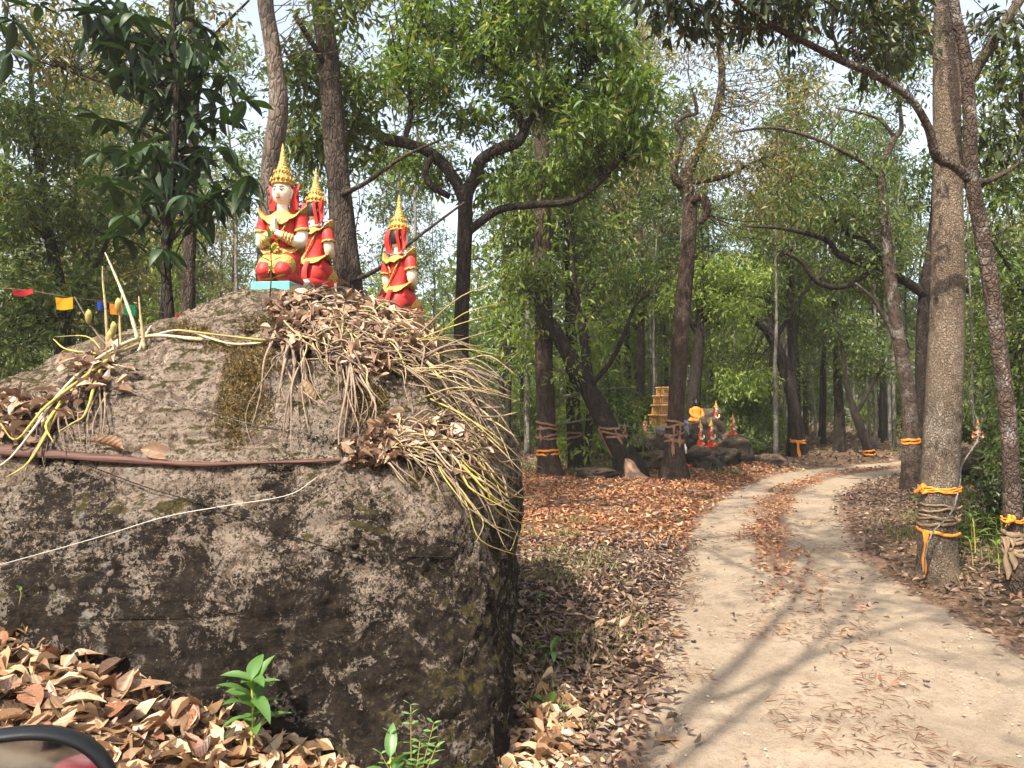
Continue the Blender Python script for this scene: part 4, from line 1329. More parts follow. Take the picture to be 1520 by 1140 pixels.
    a2 = np.linspace(.18, math.pi - .18, 17); z2 = np.linspace(.6, .73, 9)
    b.grid(np.array([[(.072 * math.cos(q) * math.sqrt(max(.05, 1 - ((zz - .66) / .11) ** 2)), .004 + .08 * math.sin(q) * math.sqrt(max(.05, 1 - ((zz - .66) / .11) ** 2)), zz) for q in a2] for zz in z2]))
    part('hair', b, 'black', True, head)
    # flame-shaped ear ornaments falling to the shoulders
    for s in (-1, 1):
        b = MB()
        out = [(.06, .705), (.085, .705), (.128, .728), (.120, .69), (.108, .655), (.098, .615), (.118, .585), (.112, .545), (.085, .54), (.066, .58), (.06, .65)]
        ring = np.array([(s * x, .022 + .01 * math.sin(i), zz) for i, (x, zz) in enumerate(out)])
        nn = len(ring)
        Vv = np.vstack([ring, ring + np.array([0, .014, 0])])
        Fq = np.array([(i, (i + 1) % nn, nn + (i + 1) % nn, nn + i) for i in range(nn)])
        cen = ring.mean(0)
        Vv = np.vstack([Vv, cen + np.array([0, -.006, 0]), cen + np.array([0, .02, 0])])
        T1 = np.array([(2 * nn, (i + 1) % nn, i) for i in range(nn)]); T2 = np.array([(2 * nn + 1, nn + i, nn + (i + 1) % nn) for i in range(nn)])
        b.add(Vv, [Fq, np.vstack([T1, T2])])
        part('ear_ornament', b, 'red', False)
        b = MB()
        u = np.linspace(0, 1, 9); v = np.linspace(-1, 1, 4)
        G = np.array([[(s * (.05 + .024 * vv + .02 * math.sin(uu * 2.6)), .062 + .006 * vv + .012 * math.sin(uu * 5), .715 - .185 * uu) for vv in v] for uu in u])
        b.grid(G); b.grid(G[::-1] + np.array([s * .004, .012, 0]))
        part('ribbon', b, 'red')
    # tiered crown
    prof = [(.070, .708), (.082, .712), (.084, .724), (.080, .732), (.072, .738), (.074, .748), (.077, .756), (.070, .768), (.062, .776), (.064, .783), (.060, .792), (.052, .802)]
    rr_, zz_ = .050, .806
    while zz_ < .965:
        prof += [(rr_, zz_), (rr_ * 1.06, zz_ + .006), (rr_ * .98, zz_ + .011), (rr_ * .86, zz_ + .017)]
        zz_ += .022; rr_ *= .83
    prof += [(.009, .985), (.002, 1.012)]
    b = MB()
    b.loft([(0, .002, z, r, r) for r, z in prof], 24)
    for k in range(16):
        a = k * math.pi / 8
        for rr, z0, hh, ww in ((.084, .733, .034, .012), (.063, .792, .024, .009)):
            ca, sa = math.cos(a) * rr, math.sin(a) * rr
            hh2 = hh * (1.5 if k == 12 else 1)
            b.loft([(ca, sa + .002, z0, ww * .7, ww * .7), (ca * 1.03, sa * 1.03 + .002, z0 + hh2 * .35, ww * .8, ww * .8), (ca * 1.01, sa * 1.01 + .002, z0 + hh2, .001, .001)], 6)
    part('crown', b, 'gold')
    return root


def add_plinth(root):
    b = MB(); b.box((0, .02, -.04), (.30, .42, .085), .006)
    link('plinth', b.mesh('plinth', M['turquoise'], False), root)


st0 = build_statue('kneeling_statue', 'red-clad statue with pale face pressing its palms, on a turquoise plinth atop the boulder', 'kneeling statues on the boulder')


def place_statue(o, px, py, d, rz, s, z=None, label=None, group=None):
    p = P(px, py, d)
    o.location = (p.x, p.y, p.z if z is None else z)
    o.rotation_euler = (0, 0, rz)
    o.scale = (s * .93, s * .93, s)
    if label:
        o['label'] = label
    if group:
        o['group'] = group
    return o


small0 = dup(st0)      # unplinthed copy
st3 = dup(st0)
add_plinth(st0)
KIDS_PL = KIDS[st0.name][-1]
st2 = dup(st0)
p = P(417, 432, 5.35); zt, _ = rock_top(p.x, p.y)
place_statue(st0, 418, 424, 5.35, rad(-8), 1.03, None)
place_statue(st2, 468, 432, 5.95, rad(148), 0.99, None, 'red-clad statue turning its back, close behind the plinth of the praying one')
place_statue(st3, 592, 474, 6.3, rad(140), 1.06, None, 'lone red-clad statue seen from behind at the edge of the boulder')
# bed stones carry the statues level on the sloping top
t = NT('statue_bed')
nb1 = t.noise(9, 5); nb2 = t.noise(40, 4)
M['bed'] = t.pbr(t.mix(nb2, (0.05, 0.042, 0.018), (0.16, 0.125, 0.06)), 0.95, t.bump(nb1, 0.8, 0.03), 0.1)
t = NT('dark_rock')
r1 = t.noise(3, 6, 0.65, None, 0.5); r2 = t.noise(14, 6, 0.7); r3 = t.noise(40, 4, 0.7)
c = t.mix(t.ramp(r1, [(0.35, 0.0), (0.7, 1.0)]), (0.026, 0.02, 0.016), (0.1, 0.08, 0.062))
c = t.mix(t.ramp(r2, [(0.58, 0.0), (0.7, 0.7)]), c, (0.2, 0.19, 0.17))
nz = t.n('SeparateXYZ', Vector=t.n('NewGeometry').outputs['Normal']).outputs[2]
c = t.mix(t.math('MULTIPLY', t.ramp(nz, [(0.5, 0.0), (0.9, 0.6)]), t.ramp(r1, [(0.45, 0.0), (0.6, 1.0)])), c, (0.12, 0.1, 0.045))
c = t.mix(t.math('MULTIPLY', t.ramp(nz, [(0.35, 0.0), (0.8, 0.8)]), t.ramp(r2, [(0.48, 0.0), (0.56, 1.0)])), c, (0.24, 0.145, 0.09))
M['dark_rock'] = t.pbr(c, 0.92, t.bump(t.math('ADD', r2, t.math('MULTIPLY', r3, 0.5)), 1.0, 0.05), 0.2)


def rock_mesh(name, seed, mat, flat=0.6, rough=0.28, n=40):
    v = np.linspace(-math.pi / 2, math.pi / 2, n // 2)
    a = np.linspace(0, 2 * math.pi, n, endpoint=False)
    vg, ag = np.meshgrid(v, a, indexing='ij')
    cu = lambda q: np.sign(q) * np.abs(q) ** 0.75
    G = np.stack([cu(np.cos(vg)) * cu(np.cos(ag)), cu(np.cos(vg)) * cu(np.sin(ag)), cu(np.sin(vg))], -1)
    q = G.reshape(-1, 3)
    d = 1 + rough * fbm(q * 1.1 + seed * 3.7, 3, seed) + rough * 0.35 * fbm(q * 4 + seed, 4, seed + 5) - 0.12 * smooth(0.85, 1, 1 - np.abs(fbm(q * np.array([1, 1, 3.5]) + seed, 3, seed + 9)))
    G = (q * d[:, None]).reshape(G.shape)
    b = MB(); b.grid(G, closed=True)
    return b.mesh(name, M[mat])


RM = [rock_mesh('rock', k, 'dark_rock') for k in range(4)]


def put_rock(name, label, px, py, d, w, h, dep, k, rz=0.0, group=None, mat=None):
    """rock whose silhouette is centred on the pixel, w x h px"""
    c = P(px, py, d)
    o = link(name, RM[k % len(RM)] if mat is None else mat, None, c, (0, 0, rz), (w * d / F / 2 * .9, dep * .9, h * d / F / 2 * .92))
    return tag(o, label, 'rock', group)


bedm = rock_mesh('bed_stone', 9, 'bed', rough=0.2, n=28)
for st, w, h, lab in ((st0, .24, .09, 'mossy bed stone under the turquoise plinth of the praying statue'), (st2, .22, .1, 'mossy bed stone under the statue that turns its back beside the plinth'), (st3, .24, .14, 'mossy bed stone under the lone statue at the boulder edge')):
    z = st.location.z - (.085 if st is not st3 else 0.01)
    o = link('bed_stone', bedm, None, (st.location.x, st.location.y, z - h * .93), (0, 0, RND.uniform(0, 6)), (w, w, h))
    tag(o, lab, 'stone', 'bed stones under the statues')

# ------------------------------------------------------------------ shrine on the rocks beyond the clearing
SD = 21.0
put_rock('shrine_rock', 'dark layered rock carrying the grey slab of the tiered shrine', 985, 657, 21.2, 96, 46, 0.7, 0, 0.3)
put_rock('shrine_rock', 'dark overhanging rock low beside the ribboned burl tree', 968, 683, 20.2, 74, 30, 0.5, 1, 1.3)
put_rock('shrine_rock', 'tall dark rock below the robed image', 1044, 646, 22.0, 72, 50, 0.6, 2, 2.2)
put_rock('shrine_rock', 'broad dark rock carrying two praying statues side by side', 1052, 683, 20.6, 112, 46, 0.7, 3, 0.8)
put_rock('shrine_rock', 'rounded dark rock sloping down towards the track', 1088, 668, 21.4, 68, 54, 0.7, 1, 2.9)
put_rock('shrine_rock', 'topmost dark rock with the robed image leaning on it', 1052, 620, 22.6, 40, 26, 0.5, 0, 1.1)
put_rock('trackside_rock', 'low pale-topped rock lying alone beside the track bend', 1144, 686, 21.2, 54, 22, 0.45, 2, 0.2)
put_rock('clearing_rock', 'flat grey rock among the litter before the leaning tree', 884, 702, 18.0, 66, 16, 0.35, 3, 0.0)
put_rock('rise_rock', 'dark rock under a kneeling statue behind the ribboned giant', 1442, 684, 15.5, 66, 50, 0.5, 0, 0.6)


def tiered_shrine():
    base = P(988, 640, 21.3)
    r = thing('tiered_shrine', 'four-tiered golden brown shrine tower on a grey slab among rocks', 'shrine', base, rad(14))
    b = MB(); b.box((0, 0, 0.02), (1.02, 0.9, 0.26), 0.012)
    link('slab', b.mesh('slab', M['slab'], False), r)
    z = 0.15
    for w, h in ((0.74, 0.32), (0.64, 0.28), (0.56, 0.27), (0.42, 0.24)):
        b = MB(); b.box((0, 0, z + h / 2), (w * 0.9, w * 0.9, h), 0.008)
        tr = link('tier', b.mesh('tier', M['gold_tile'], False), r)
        b = MB()
        b.box((0, 0, z + h - 0.012), (w * 1.02, w * 1.02, 0.045), 0.012); b.box((0, 0, z + 0.018), (w * 0.97, w * 0.97, 0.03), 0.008)
        link('cornice', b.mesh('cornice', M['cornice'], False), tr)
        for s in range(4):
            a = s * math.pi / 2
            b = MB()
            q = w * 0.45
            for (cx, cz, sx, sz) in ((-q + .03, h / 2, .03, h - .1), (q - .03, h / 2, .03, h - .1), (0, h - .06, 2 * q - .09, .02), (0, .06, 2 * q - .09, .02)):
                b.box((cx * math.cos(a) + (q + .008) * math.sin(a), cx * math.sin(a) - (q + .008) * math.cos(a), z + cz), (sx, .018, sz), .003, 0, a)
            link('panel_frame', b.mesh('panel_frame', M['cornice'], False), tr)
        z += h


tiered_shrine()


def seated_image():
    b0 = P(1034, 626, 21.9)
    r = thing('seated_image', 'seated figure with back-lit head painted black, wrapped in an orange robe on the rocks', 'statue', b0, rad(20), None, .82)
    b = MB()
    b.loft([(0, 0, 0, .30, .22), (0, 0, .06, .33, .24), (0, .02, .12, .26, .2), (0, .03, .22, .17, .14), (0, .03, .34, .17, .13), (0, .03, .44, .20, .12), (0, .03, .5, .16, .1), (0, .03, .55, .06, .06)], 26, 0, 2.2)
    for s in (-1, 1):
        b.tube(catmull([(s * .19, .03, .46), (s * .24, 0, .34), (s * .21, -.08, .22), (s * .08, -.17, .14)], 12), catmull([(.06,), (.06,), (.055,), (.04,)], 12)[:, 0], 12)
    link('robe', b.mesh('robe', M['robe']), r)
    b = MB()
    b.loft([(0, .02, .54, .05, .05), (0, .02, .57, .055, .06), (0, .015, .60, .075, .08), (0, .015, .65, .09, .095), (0, .015, .70, .085, .09), (0, .02, .74, .06, .065), (0, .02, .76, .04, .04), (0, .02, .79, .03, .03), (0, .02, .82, .005, .005)], 18)
    b.tube(np.array([(0, -.07, .66), (0, -.09, .645), (0, -.085, .63)]), [.008, .015, .01], 6)
    link('head', b.mesh('head', M['black']), r)  # black stands in for the back-lit shade on the head


seated_image()
SG = 'small kneeling statues at the far shrine'
b = MB()
for s in (-1, 1):
    u = np.linspace(0, 1, 9)
    b.grid(np.array([[(s * (.10 + .11 * uu), -.02 + .03 * vv, .44 + .16 * uu * uu + .045 * (1 - vv * vv) * (1 - uu) - .02 * vv) for vv in np.linspace(-1, 1, 6)] for uu in u]))
wing = b.mesh('shoulder_wing', M['gold'])
for k, (px, py, d, rz, s, lab) in enumerate([
        (927, 658, 21.5, 95, .62, 'small kneeling statue among bushes beside the leaning tree'),
        (958, 658, 21.0, 5, .80, 'kneeling guardian statue with flared golden shoulders beside the tiered shrine'),
        (1040, 664, 20.4, 75, .76, 'praying statue on the broad rock next to the ribboned burl tree'),
        (1056, 665, 20.4, 75, .84, 'larger praying statue on the broad rock paired beside the burl tree'),
        (1063, 632, 22.0, 70, .76, 'praying statue kneeling highest on the rocks beside the orange robe'),
        (1088, 648, 21.4, 80, .68, 'praying statue alone on the rounded rock above the track'),
        (1452, 662, 15.6, -40, .60, 'kneeling statue on a rock in shade behind the ribboned giant')]):
    o = small0 if k == 0 else dup(small0)
    place_statue(o, px, py, d, rad(rz), s, None, lab, SG)
    if k == 1:
        link('shoulder_wing', wing, o)


def bottle(px, py, d):
    p_ = P(px, py, d)
    b = MB(); b.loft([(0, 0, 0, .05, .05), (0, 0, .16, .05, .05), (0, 0, .2, .022, .022), (0, 0, .25, .02, .02)], 12)
    o = link('offering_bottle', b.mesh('offering_bottle', M['white']), None, (p_.x, p_.y, p_.z))
    tag(o, 'small white offering bottle at the foot of the rocks', 'bottle')
    b = MB(); b.loft([(0, 0, .25, .024, .024), (0, 0, .28, .024, .024)], 10)
    link('cap', b.mesh('cap', M['red']), o)


bottle(1017, 673, 19.6)


def cloth_scrap(name, label, px, py, d, w, mat, seed=0):
    rs = np.random.default_rng(seed)
    c = np.array(P(px, py, d))
    u = np.linspace(-1, 1, 9)
    G = np.array([[c + np.array([w * a, w * 0.5 * b_, 0.03 + 0.05 * math.sin(3 * a + seed) * math.cos(2 * b_)]) + rs.normal(0, w * 0.05, 3) for a in u] for b_ in np.linspace(-1, 1, 6)])
    b = MB(); b.grid(G)
    tag(link(name, b.mesh(name, M[mat], True, c), None, c), label, 'cloth')


cloth_scrap('cloth_scrap', 'scrap of red cloth among leaves below the rocks', 1021, 693, 18.8, 0.12, 'red', 2)
cloth_scrap('cloth_scrap', 'scrap of red cloth at the foot of the white-spotted tree', 1506, 890, 6.9, 0.06, 'faded_cloth', 5)
cloth_scrap('cloth_scrap', 'scrap of blue cloth on the rocks beside the burl tree', 1016, 627, 21.6, 0.12, 'blue', 7)

# ------------------------------------------------------------------ cloth bands on the trunks
def trunk_at(root, z):
    path, r = TR[root.name]
    i = int(np.argmax(path[:, 2] > z))
    f = (z - path[i - 1][2]) / (path[i][2] - path[i - 1][2])
    c = path[i - 1] * (1 - f) + path[i] * f
    ax = path[min(i + 1, len(path) - 1)] - path[max(i - 2, 0)]
    return c, (r[i - 1] * (1 - f) + r[i] * f) * 1.03, ax / ax[2]


def cloth_band(root, z, hgt, mat, label, tails=(), knot=None, n=3, seed=0, tilt=0.0, name='cloth_band', loops=1):
    """n overlapping folds of cloth wound round a trunk, with hanging tails at angles"""
    rs = np.random.default_rng(seed)
    c, r, ax = trunk_at(root, z)
    o = thing(name, label, 'cloth', c)
    th = np.linspace(0, 2 * math.pi, 56, endpoint=False)

    def around(ang, zz, rr):
        return np.stack([ax[0] * zz + rr * np.cos(ang), ax[1] * zz + rr * np.sin(ang), zz * np.ones_like(ang)], -1)
    for k in range(n):
        zc = hgt * ((k + .5) / n - .5) + tilt * np.sin(th + seed + k * 1.7) + rs.normal(0, hgt * .05)
        hh = min(hgt / n * rs.uniform(.3, .6), .028)
        wob = .012 * np.sin(th * 5 + k) + .006 * np.sin(th * 11 + 2 * k)
        rows = []
        for a in np.linspace(0, 2 * math.pi, 9)[:-1]:
            rows.append(around(th, zc + hh * math.sin(a) + wob * .6, r * 1.02 + .007 + .006 * math.cos(a) + wob * .3 + .003 * np.sin(th * 23 + a * 3 + k) + .002 * np.sin(th * 41 + a * 2)))
        b = MB(); b.grid(np.array(rows + [rows[0]]), closed=True)
        link('wrap', b.mesh('wrap', M[mat]), o)
    for (ang, ln, w) in tails:
        u = np.linspace(0, 1, 14); v = np.linspace(-1, 1, 5)
        G = np.array([[around(np.array(ang + (w * vv * (.55 + .6 * uu - .45 * uu ** 3) + .012 * math.sin(uu * 9 + vv)) / r), -ln * uu + hgt * .3, r * 1.05 + .022 + .010 * math.sin(vv * 5 + uu * 4) + .012 * uu) for vv in v] for uu in u])
        b = MB(); b.grid(G); b.grid(G[::-1] * np.array([1, 1, 1.0]) + np.array([math.cos(ang), math.sin(ang), 0]) * .006)
        link('tail', b.mesh('tail', M[mat]), o)
    if knot is not None:
        q = around(np.array(knot), 0.0, r + .035)
        b = MB()
        for k in range(4):
            b.tube(catmull([q + rs.normal(0, .02, 3), q + rs.normal(0, .03, 3) + np.array([0, 0, .02]), q + rs.normal(0, .03, 3), q + rs.normal(0, .025, 3) - np.array([0, 0, .03])], 9), [.008, .018, .022, .02, .018, .02, .018, .012, .004], 8, rough=.2)
        link('knot', b.mesh('knot', M[mat]), o)
    return o


def zpix(py, d):
    return P(760, py, d).z


TREES = {o['label']: o for o in COL.objects if 'label' in o and not o.parent}
T5 = TREES['straight tree with two faded cloth bands at the clearing edge']
T6 = TREES['slim dark tree with a loose cloth tie just behind the banded trunks']
T7 = TREES['dark tree leaning far over with cloth bands round its foot']
T8 = TREES['reddish trunk with a knotted burl on top, standing before the tiered shrine']
T10 = TREES['slender tree arching over with fresh lime-green sprays']
T11 = TREES['thin dark tree leaning over the far bend of the track']
T12 = TREES['pale blotched tree leaning behind the ribboned giant']
T14 = TREES['slim white-spotted tree with a limb arching over the track']
A = -math.pi / 2
cloth_band(giant, zpix(726, 8), .07, 'orange_cloth', 'bright orange cloth band knotted round the thick flaky-barked tree', [], A - 1.25, 3, 3)
cloth_band(giant, zpix(762, 8), .17, 'grey_cloth', 'faded twisted cloth strips wound below the bright orange band', [(A + .25, .1, .014)], None, 6, 8, .03)
cloth_band(giant, zpix(787, 8), .03, 'orange_cloth', 'thin orange tie with a long strip hanging down the flaky trunk', [(A - 1.05, .5, .022)], None, 1, 12, .02)
cloth_band(T14, zpix(772, 7.2), .05, 'orange_cloth', 'dull orange cloth tie on the white-spotted tree', [], A - .8, 2, 4, .01)
cloth_band(T14, zpix(806, 7.2), .22, 'grey_cloth', 'worn greyish cloth wound on the white-spotted tree, tails hanging', [(A - 1.15, .40, .026), (A - .7, .3, .018)], None, 5, 5, .012)
cloth_band(T5, zpix(640, 19), .46, 'faded_cloth', 'faded pinkish cloth wound thickly round the straight tree', [(A - .6, .4, .03)], None, 4, 6, .05)
cloth_band(T5, zpix(671, 19), .16, 'orange_cloth', 'orange cloth band low on the straight tree', [], None, 2, 7, .02)
cloth_band(T6, zpix(646, 20), .14, 'faded_cloth', 'loose rusty cloth tie on the slim dark tree', [(A + 1.1, .9, .06)], None, 2, 8, .05)
cloth_band(T7, zpix(642, 18.5), .38, 'faded_cloth', 'rust-red cloth bands round the foot of the leaning tree', [(A - 1.2, .75, .05), (A + .3, .4, .03)], None, 3, 9, .05)
cloth_band(T8, zpix(642, 18), .55, 'faded_cloth', 'reddish cloth wound round the burl tree before the shrine', [(A + .3, .5, .03), (A - .3, .8, .03)], A + .2, 5, 10, .06)
cloth_band(T10, zpix(655, 25), .16, 'orange_cloth', 'orange cloth tied on the slender arching tree', [(A - .4, .6, .05)], A, 2, 11, .03)
cloth_band(T11, zpix(672, 25), .2, 'orange_cloth', 'orange cloth at the foot of the thin leaning tree', [], None, 2, 13, .03)
cloth_band(T12, zpix(655, 16), .12, 'orange_cloth', 'narrow orange cloth on the pale blotched tree', [], None, 2, 14, .02)

# thin pale vine looping on the giant, and hanging lianas
def vine(name, label, pts, r, mat, cat='vine'):
    W = np.array([P(*q) for q in pts])
    c = W[0].copy()
    b = MB(); b.tube(catmull(W, len(pts) * 6), r, 6)
    return tag(link(name, b.mesh(name, M[mat], True, c), None, c), label, cat)


vine('vine', 'thin pale vine looping up the front of the flaky-barked tree', [(1372, 853, 7.72), (1374, 820, 7.72), (1385, 790, 7.72), (1405, 770, 7.72), (1416, 752, 7.72), (1424, 720, 7.9), (1428, 690, 8.2), (1450, 655, 8.5), (1458, 620, 8.6)], .011, 'bark_pale')
vine('liana', 'thin liana hanging straight beside the flaky-barked tree', [(1436, 290, 9), (1438, 400, 9), (1442, 470, 9), (1443, 560, 9.1), (1446, 640, 9.2)], .012, 'bark_pale')


# ------------------------------------------------------------------ termite mound at the leaning tree
t = NT('termite_earth')
M['termite'] = t.pbr(t.mix(t.noise(8, 5), (0.2, 0.12, 0.08), (0.34, 0.215, 0.145)), 0.95, t.bump(t.noise(20, 5), 0.7, 0.03), 0.1)
p = P(944, 700, 18.2)
b = MB()
b.loft([(0, 0, -.15, .46, .36), (0, 0, -.02, .40, .30), (-.03, 0, .1, .29, .24), (-.08, 0, .22, .22, .19), (-.13, 0, .34, .17, .15), (-.19, 0, .46, .12, .11), (-.23, 0, .53, .06, .05)], 28)
me = b.mesh('termite_mound', M['termite'])
co = np.empty(len(me.vertices) * 3, np.float32); me.vertices.foreach_get('co', co); co = co.reshape(-1, 3)
co += (fbm(co * 5, 4, 3) * 0.09)[:, None] * np.array([1, 1, .3])
me.vertices.foreach_set('co', co.astype(np.float32).ravel()); me.update()
tag(link('termite_mound', me, None, (p.x, p.y, g1(p.x, p.y))), 'pinkish earth mound leaning against the foot of the leaning tree', 'mound')

# ------------------------------------------------------------------ string of flags
def bunting():
    pts = [(-60, 425, 8.6), (33, 430, 8.7), (95, 440, 8.8), (150, 447, 9.2), (172, 450, 9.3), (192, 453, 9.4), (265, 466, 9.7), (330, 455, 10.2)]
    W = np.array([P(*q) for q in pts])
    r = thing('bunting', 'string of small coloured paper flags hung between trees', 'bunting', W[0])
    cv = catmull(W, 60)
    b = MB(); b.tube(cv, .003, 4, cap=False)
    link('string', b.mesh('string', M['faded_cloth'], True, W[0]), r)
    cols = {'red': (0.6, 0.05, 0.06), 'yellow': (0.75, 0.42, 0.03), 'blue': (0.03, 0.08, 0.42), 'orange': (0.7, 0.25, 0.04), 'green': (0.02, 0.25, 0.13)}
    for k, (px, py, d, w, h, cn, sk) in enumerate([(33, 430, 8.7, 30, 9, 'red', .5), (95, 441, 8.8, 26, 18, 'yellow', .1), (148, 447, 9.2, 9, 12, 'blue', 0), (172, 450, 9.3, 19, 16, 'orange', .1), (192, 452, 9.4, 17, 15, 'green', 0), (265, 466, 9.7, 10, 9, 'red', .2)]):
        if cn + '_flag' not in M:
            t = NT(cn + '_flag')
            cc = t.mix(t.noise(20, 3), cols[cn], tuple(x * .7 for x in cols[cn]))
            s = t.n('MixShader', _0=.4, _1=t.n('BsdfDiffuse', Color=cc).outputs[0], _2=t.n('BsdfTranslucent', Color=cc).outputs[0]).outputs[0]
            M[cn + '_flag'] = t.surf(s)
        c = np.array(P(px, py, d)); ww, hh = w * d / F, h * d / F
        G = np.array([[c - W[0] + np.array([ww * (a - .5) + .15 * ww * v * sk, .02 * math.sin(5 * a + k) * v + .01 * v, -hh * v * (1 - .35 * a * sk) - .015 * math.sin(3 * a) + .03 * sk * a]) for a in np.linspace(0, 1, 8)] for v in np.linspace(0, 1, 5)])
        b = MB(); b.grid(G)
        link('flag', b.mesh('flag', M[cn + '_flag']), r)['label'] = cn + ' paper flag'


bunting()

# ------------------------------------------------------------------ dry orchid stems on the boulder
def stem_mat(name, a, b_, y):
    t = NT(name)
    rnd = t.n('ObjectInfo').outputs['Random']
    c = t.mix(rnd, a, b_)
    c = t.mix(t.math('MULTIPLY', t.ramp(t.noise(5, 3), [(0.45, 0.0), (0.6, 1.0)]), 0.8), c, y)
    c = t.mix(t.ramp(t.noise(60, 4), [(0.5, 0.0), (0.7, 0.7)]), c, tuple(x * .45 for x in a))
    return t.pbr(c, 0.7, t.bump(t.noise(90, 3), 0.4, 0.005), 0.25)


M['stem_grey'] = stem_mat('stem_grey', (0.13, 0.09, 0.065), (0.3, 0.22, 0.16), (0.2, 0.14, 0.1))
M['stem_straw'] = stem_mat('stem_straw', (0.22, 0.155, 0.09), (0.42, 0.32, 0.19), (0.36, 0.3, 0.12))
M['stem_yellow'] = stem_mat('stem_yellow', (0.36, 0.3, 0.07), (0.46, 0.39, 0.1), (0.26, 0.2, 0.08))
M['stem_pale'] = stem_mat('stem_pale', (0.45, 0.4, 0.3), (0.55, 0.5, 0.38), (0.5, 0.42, 0.18))


def surf_pt(px, py, lift):
    loc, nrm = hit(px, py)
    if loc is None:
        return None
    return np.array(loc + nrm * lift)


def stem(root, org, pts, r, mat, nodes=True):
    c = catmull(pts, max(8, len(pts) * 4))
    n = len(c)
    rr = r * (1 - .75 * np.linspace(0, 1, n) ** 1.6)
    if nodes:
        rr = rr * (1 + .16 * np.sin(np.arange(n) * 2.2))
    b = MB(); b.tube(c - org, rr, 5)
    return link('stem', b.mesh('stem', M[mat]), root)


def clump(label, opx, opy, specs, name='orchid_clump', cat='plant'):
    """specs: list of (pixel path with lift, radius, material)"""
    o3 = surf_pt(opx, opy, 0.0)
    root = thing(name, label, cat, o3)
    for path, r, m in specs:
        pts = []
        for (px, py, lift) in path:
            q = surf_pt(px, py, lift)
            if q is None:
                # beyond the rock's outline: carry on from the last point at the same distance
                base = pts[-1] if pts else o3
                q = np.array(P(px, py, base[1] - lift * .3))
            pts.append(q)
        stem(root, o3, pts, r, m)
    return root


def rj(a):
    return RND.uniform(-a, a)


sp = []
for k in range(15):
    x0 = 430 + rj(12) + (28 if k % 3 == 0 else 0); y0 = 505 + rj(12)
    dx = RND.gauss(-8, 26); ln = RND.uniform(50, 190)
    sp.append(([(x0, y0, .03), (x0 + dx * .55 + rj(8), y0 + ln * .3, .08 + rj(.03)), (x0 + dx * .95 + rj(10), y0 + ln * .65, .06 + rj(.03)), (x0 + dx + rj(16), y0 + ln, .03)], RND.uniform(.004, .010), 'stem_grey'))
clump('clump of bare grey stems hanging down the middle of the boulder face', 430, 505, sp)
sp = []
for k in range(13):
    x0 = 515 + rj(14); y0 = 532 + rj(14)
    dx = RND.gauss(14, 24); ln = RND.uniform(60, 170)
    sp.append(([(x0, y0, .03), (x0 + dx * .5 + rj(8), y0 + ln * .35, .08 + rj(.03)), (x0 + dx * .85 + rj(10), y0 + ln * .7, .07 + rj(.03)), (x0 + dx + rj(16), y0 + ln, .03)], RND.uniform(.004, .010), 'stem_grey'))
clump('clump of bare stems dangling beside the leaf-choked ledge of the boulder', 525, 535, sp)
o3 = surf_pt(640, 540, 0.0)
root = thing('orchid_clump', 'big shaggy clump of straw-coloured stems fanning off the shoulder of the boulder', 'plant', o3)
for k in range(64):
    x0 = RND.uniform(590, 712); y0 = 485 + (x0 - 585) * .55 + RND.uniform(0, 90)
    st_ = surf_pt(x0, y0, .02)
    if st_ is None:
        continue
    a = RND.gauss(.45, .5) + (x0 - 640) * .002
    ln = RND.uniform(60, 170)
    ex_, ey_ = min(x0 + ln * math.cos(a), RND.uniform(740, 788)), y0 + ln * math.sin(a)
    en = np.array(P(ex_, ey_, st_[1] - RND.uniform(.12, .3)))
    md = (st_ + en) / 2 + np.array([0, -.06, RND.uniform(.0, .07)]) + RNG.normal(size=3) * .012
    stem(root, o3, [st_, md, en - np.array([0, 0, RND.uniform(0, .03)])], RND.uniform(.003, .0078), RND.choices(('stem_straw', 'stem_yellow', 'stem_grey'), (5, 1, 6))[0])
sp = []
for k in range(24):
    x0 = RND.uniform(630, 710); y0 = RND.uniform(650, 715)
    ln = RND.uniform(40, 140); dx = RND.uniform(5, 85)
    ex_ = min(x0 + dx, 768)
    mat = RND.choices(('stem_yellow', 'stem_straw', 'stem_grey'), (3, 3, 4))[0]
    sp.append(([(x0, y0, .03), (x0 + (ex_ - x0) * .25 + rj(6), y0 + ln * .4, .10), (x0 + (ex_ - x0) * .6 + rj(6), y0 + ln * .8, .14), (ex_, y0 + ln, .2)], RND.uniform(.004, .009), mat))
clump('clump of yellow-green stems drooping low on the edge of the boulder', 675, 685, sp)
sp = [([(300, 510, .03), (225, 505, .05), (150, 545, .06), (100, 590, .08), (60, 640, .09), (20, 690, .10), (-30, 720, .08)], .012, 'stem_pale'),
      ([(165, 545, .05), (120, 575, .06), (80, 610, .1), (45, 650, .12), (20, 650, .12)], .011, 'stem_yellow'),
      ([(170, 530, .05), (155, 565, .07), (140, 610, .08), (115, 640, .06), (95, 650, .05)], .010, 'stem_yellow'),
      ([(100, 600, .05), (88, 630, .08), (82, 650, .08), (92, 662, .07)], .011, 'stem_yellow'),
      ([(90, 620, .05), (75, 665, .07), (55, 700, .08), (22, 714, .08)], .009, 'stem_yellow'),
      ([(120, 585, .04), (85, 640, .06), (60, 690, .07), (45, 715, .05)], .008, 'stem_grey'),
      ([(390, 510, .02), (340, 512, .03), (280, 500, .05), (240, 498, .05), (200, 512, .04)], .008, 'stem_pale'),
      ([(400, 508, .02), (330, 505, .04), (270, 498, .06)], .009, 'stem_yellow'),
      ([(215, 512, .03), (170, 530, .05), (115, 535, .08), (90, 528, .12)], .010, 'stem_yellow')]
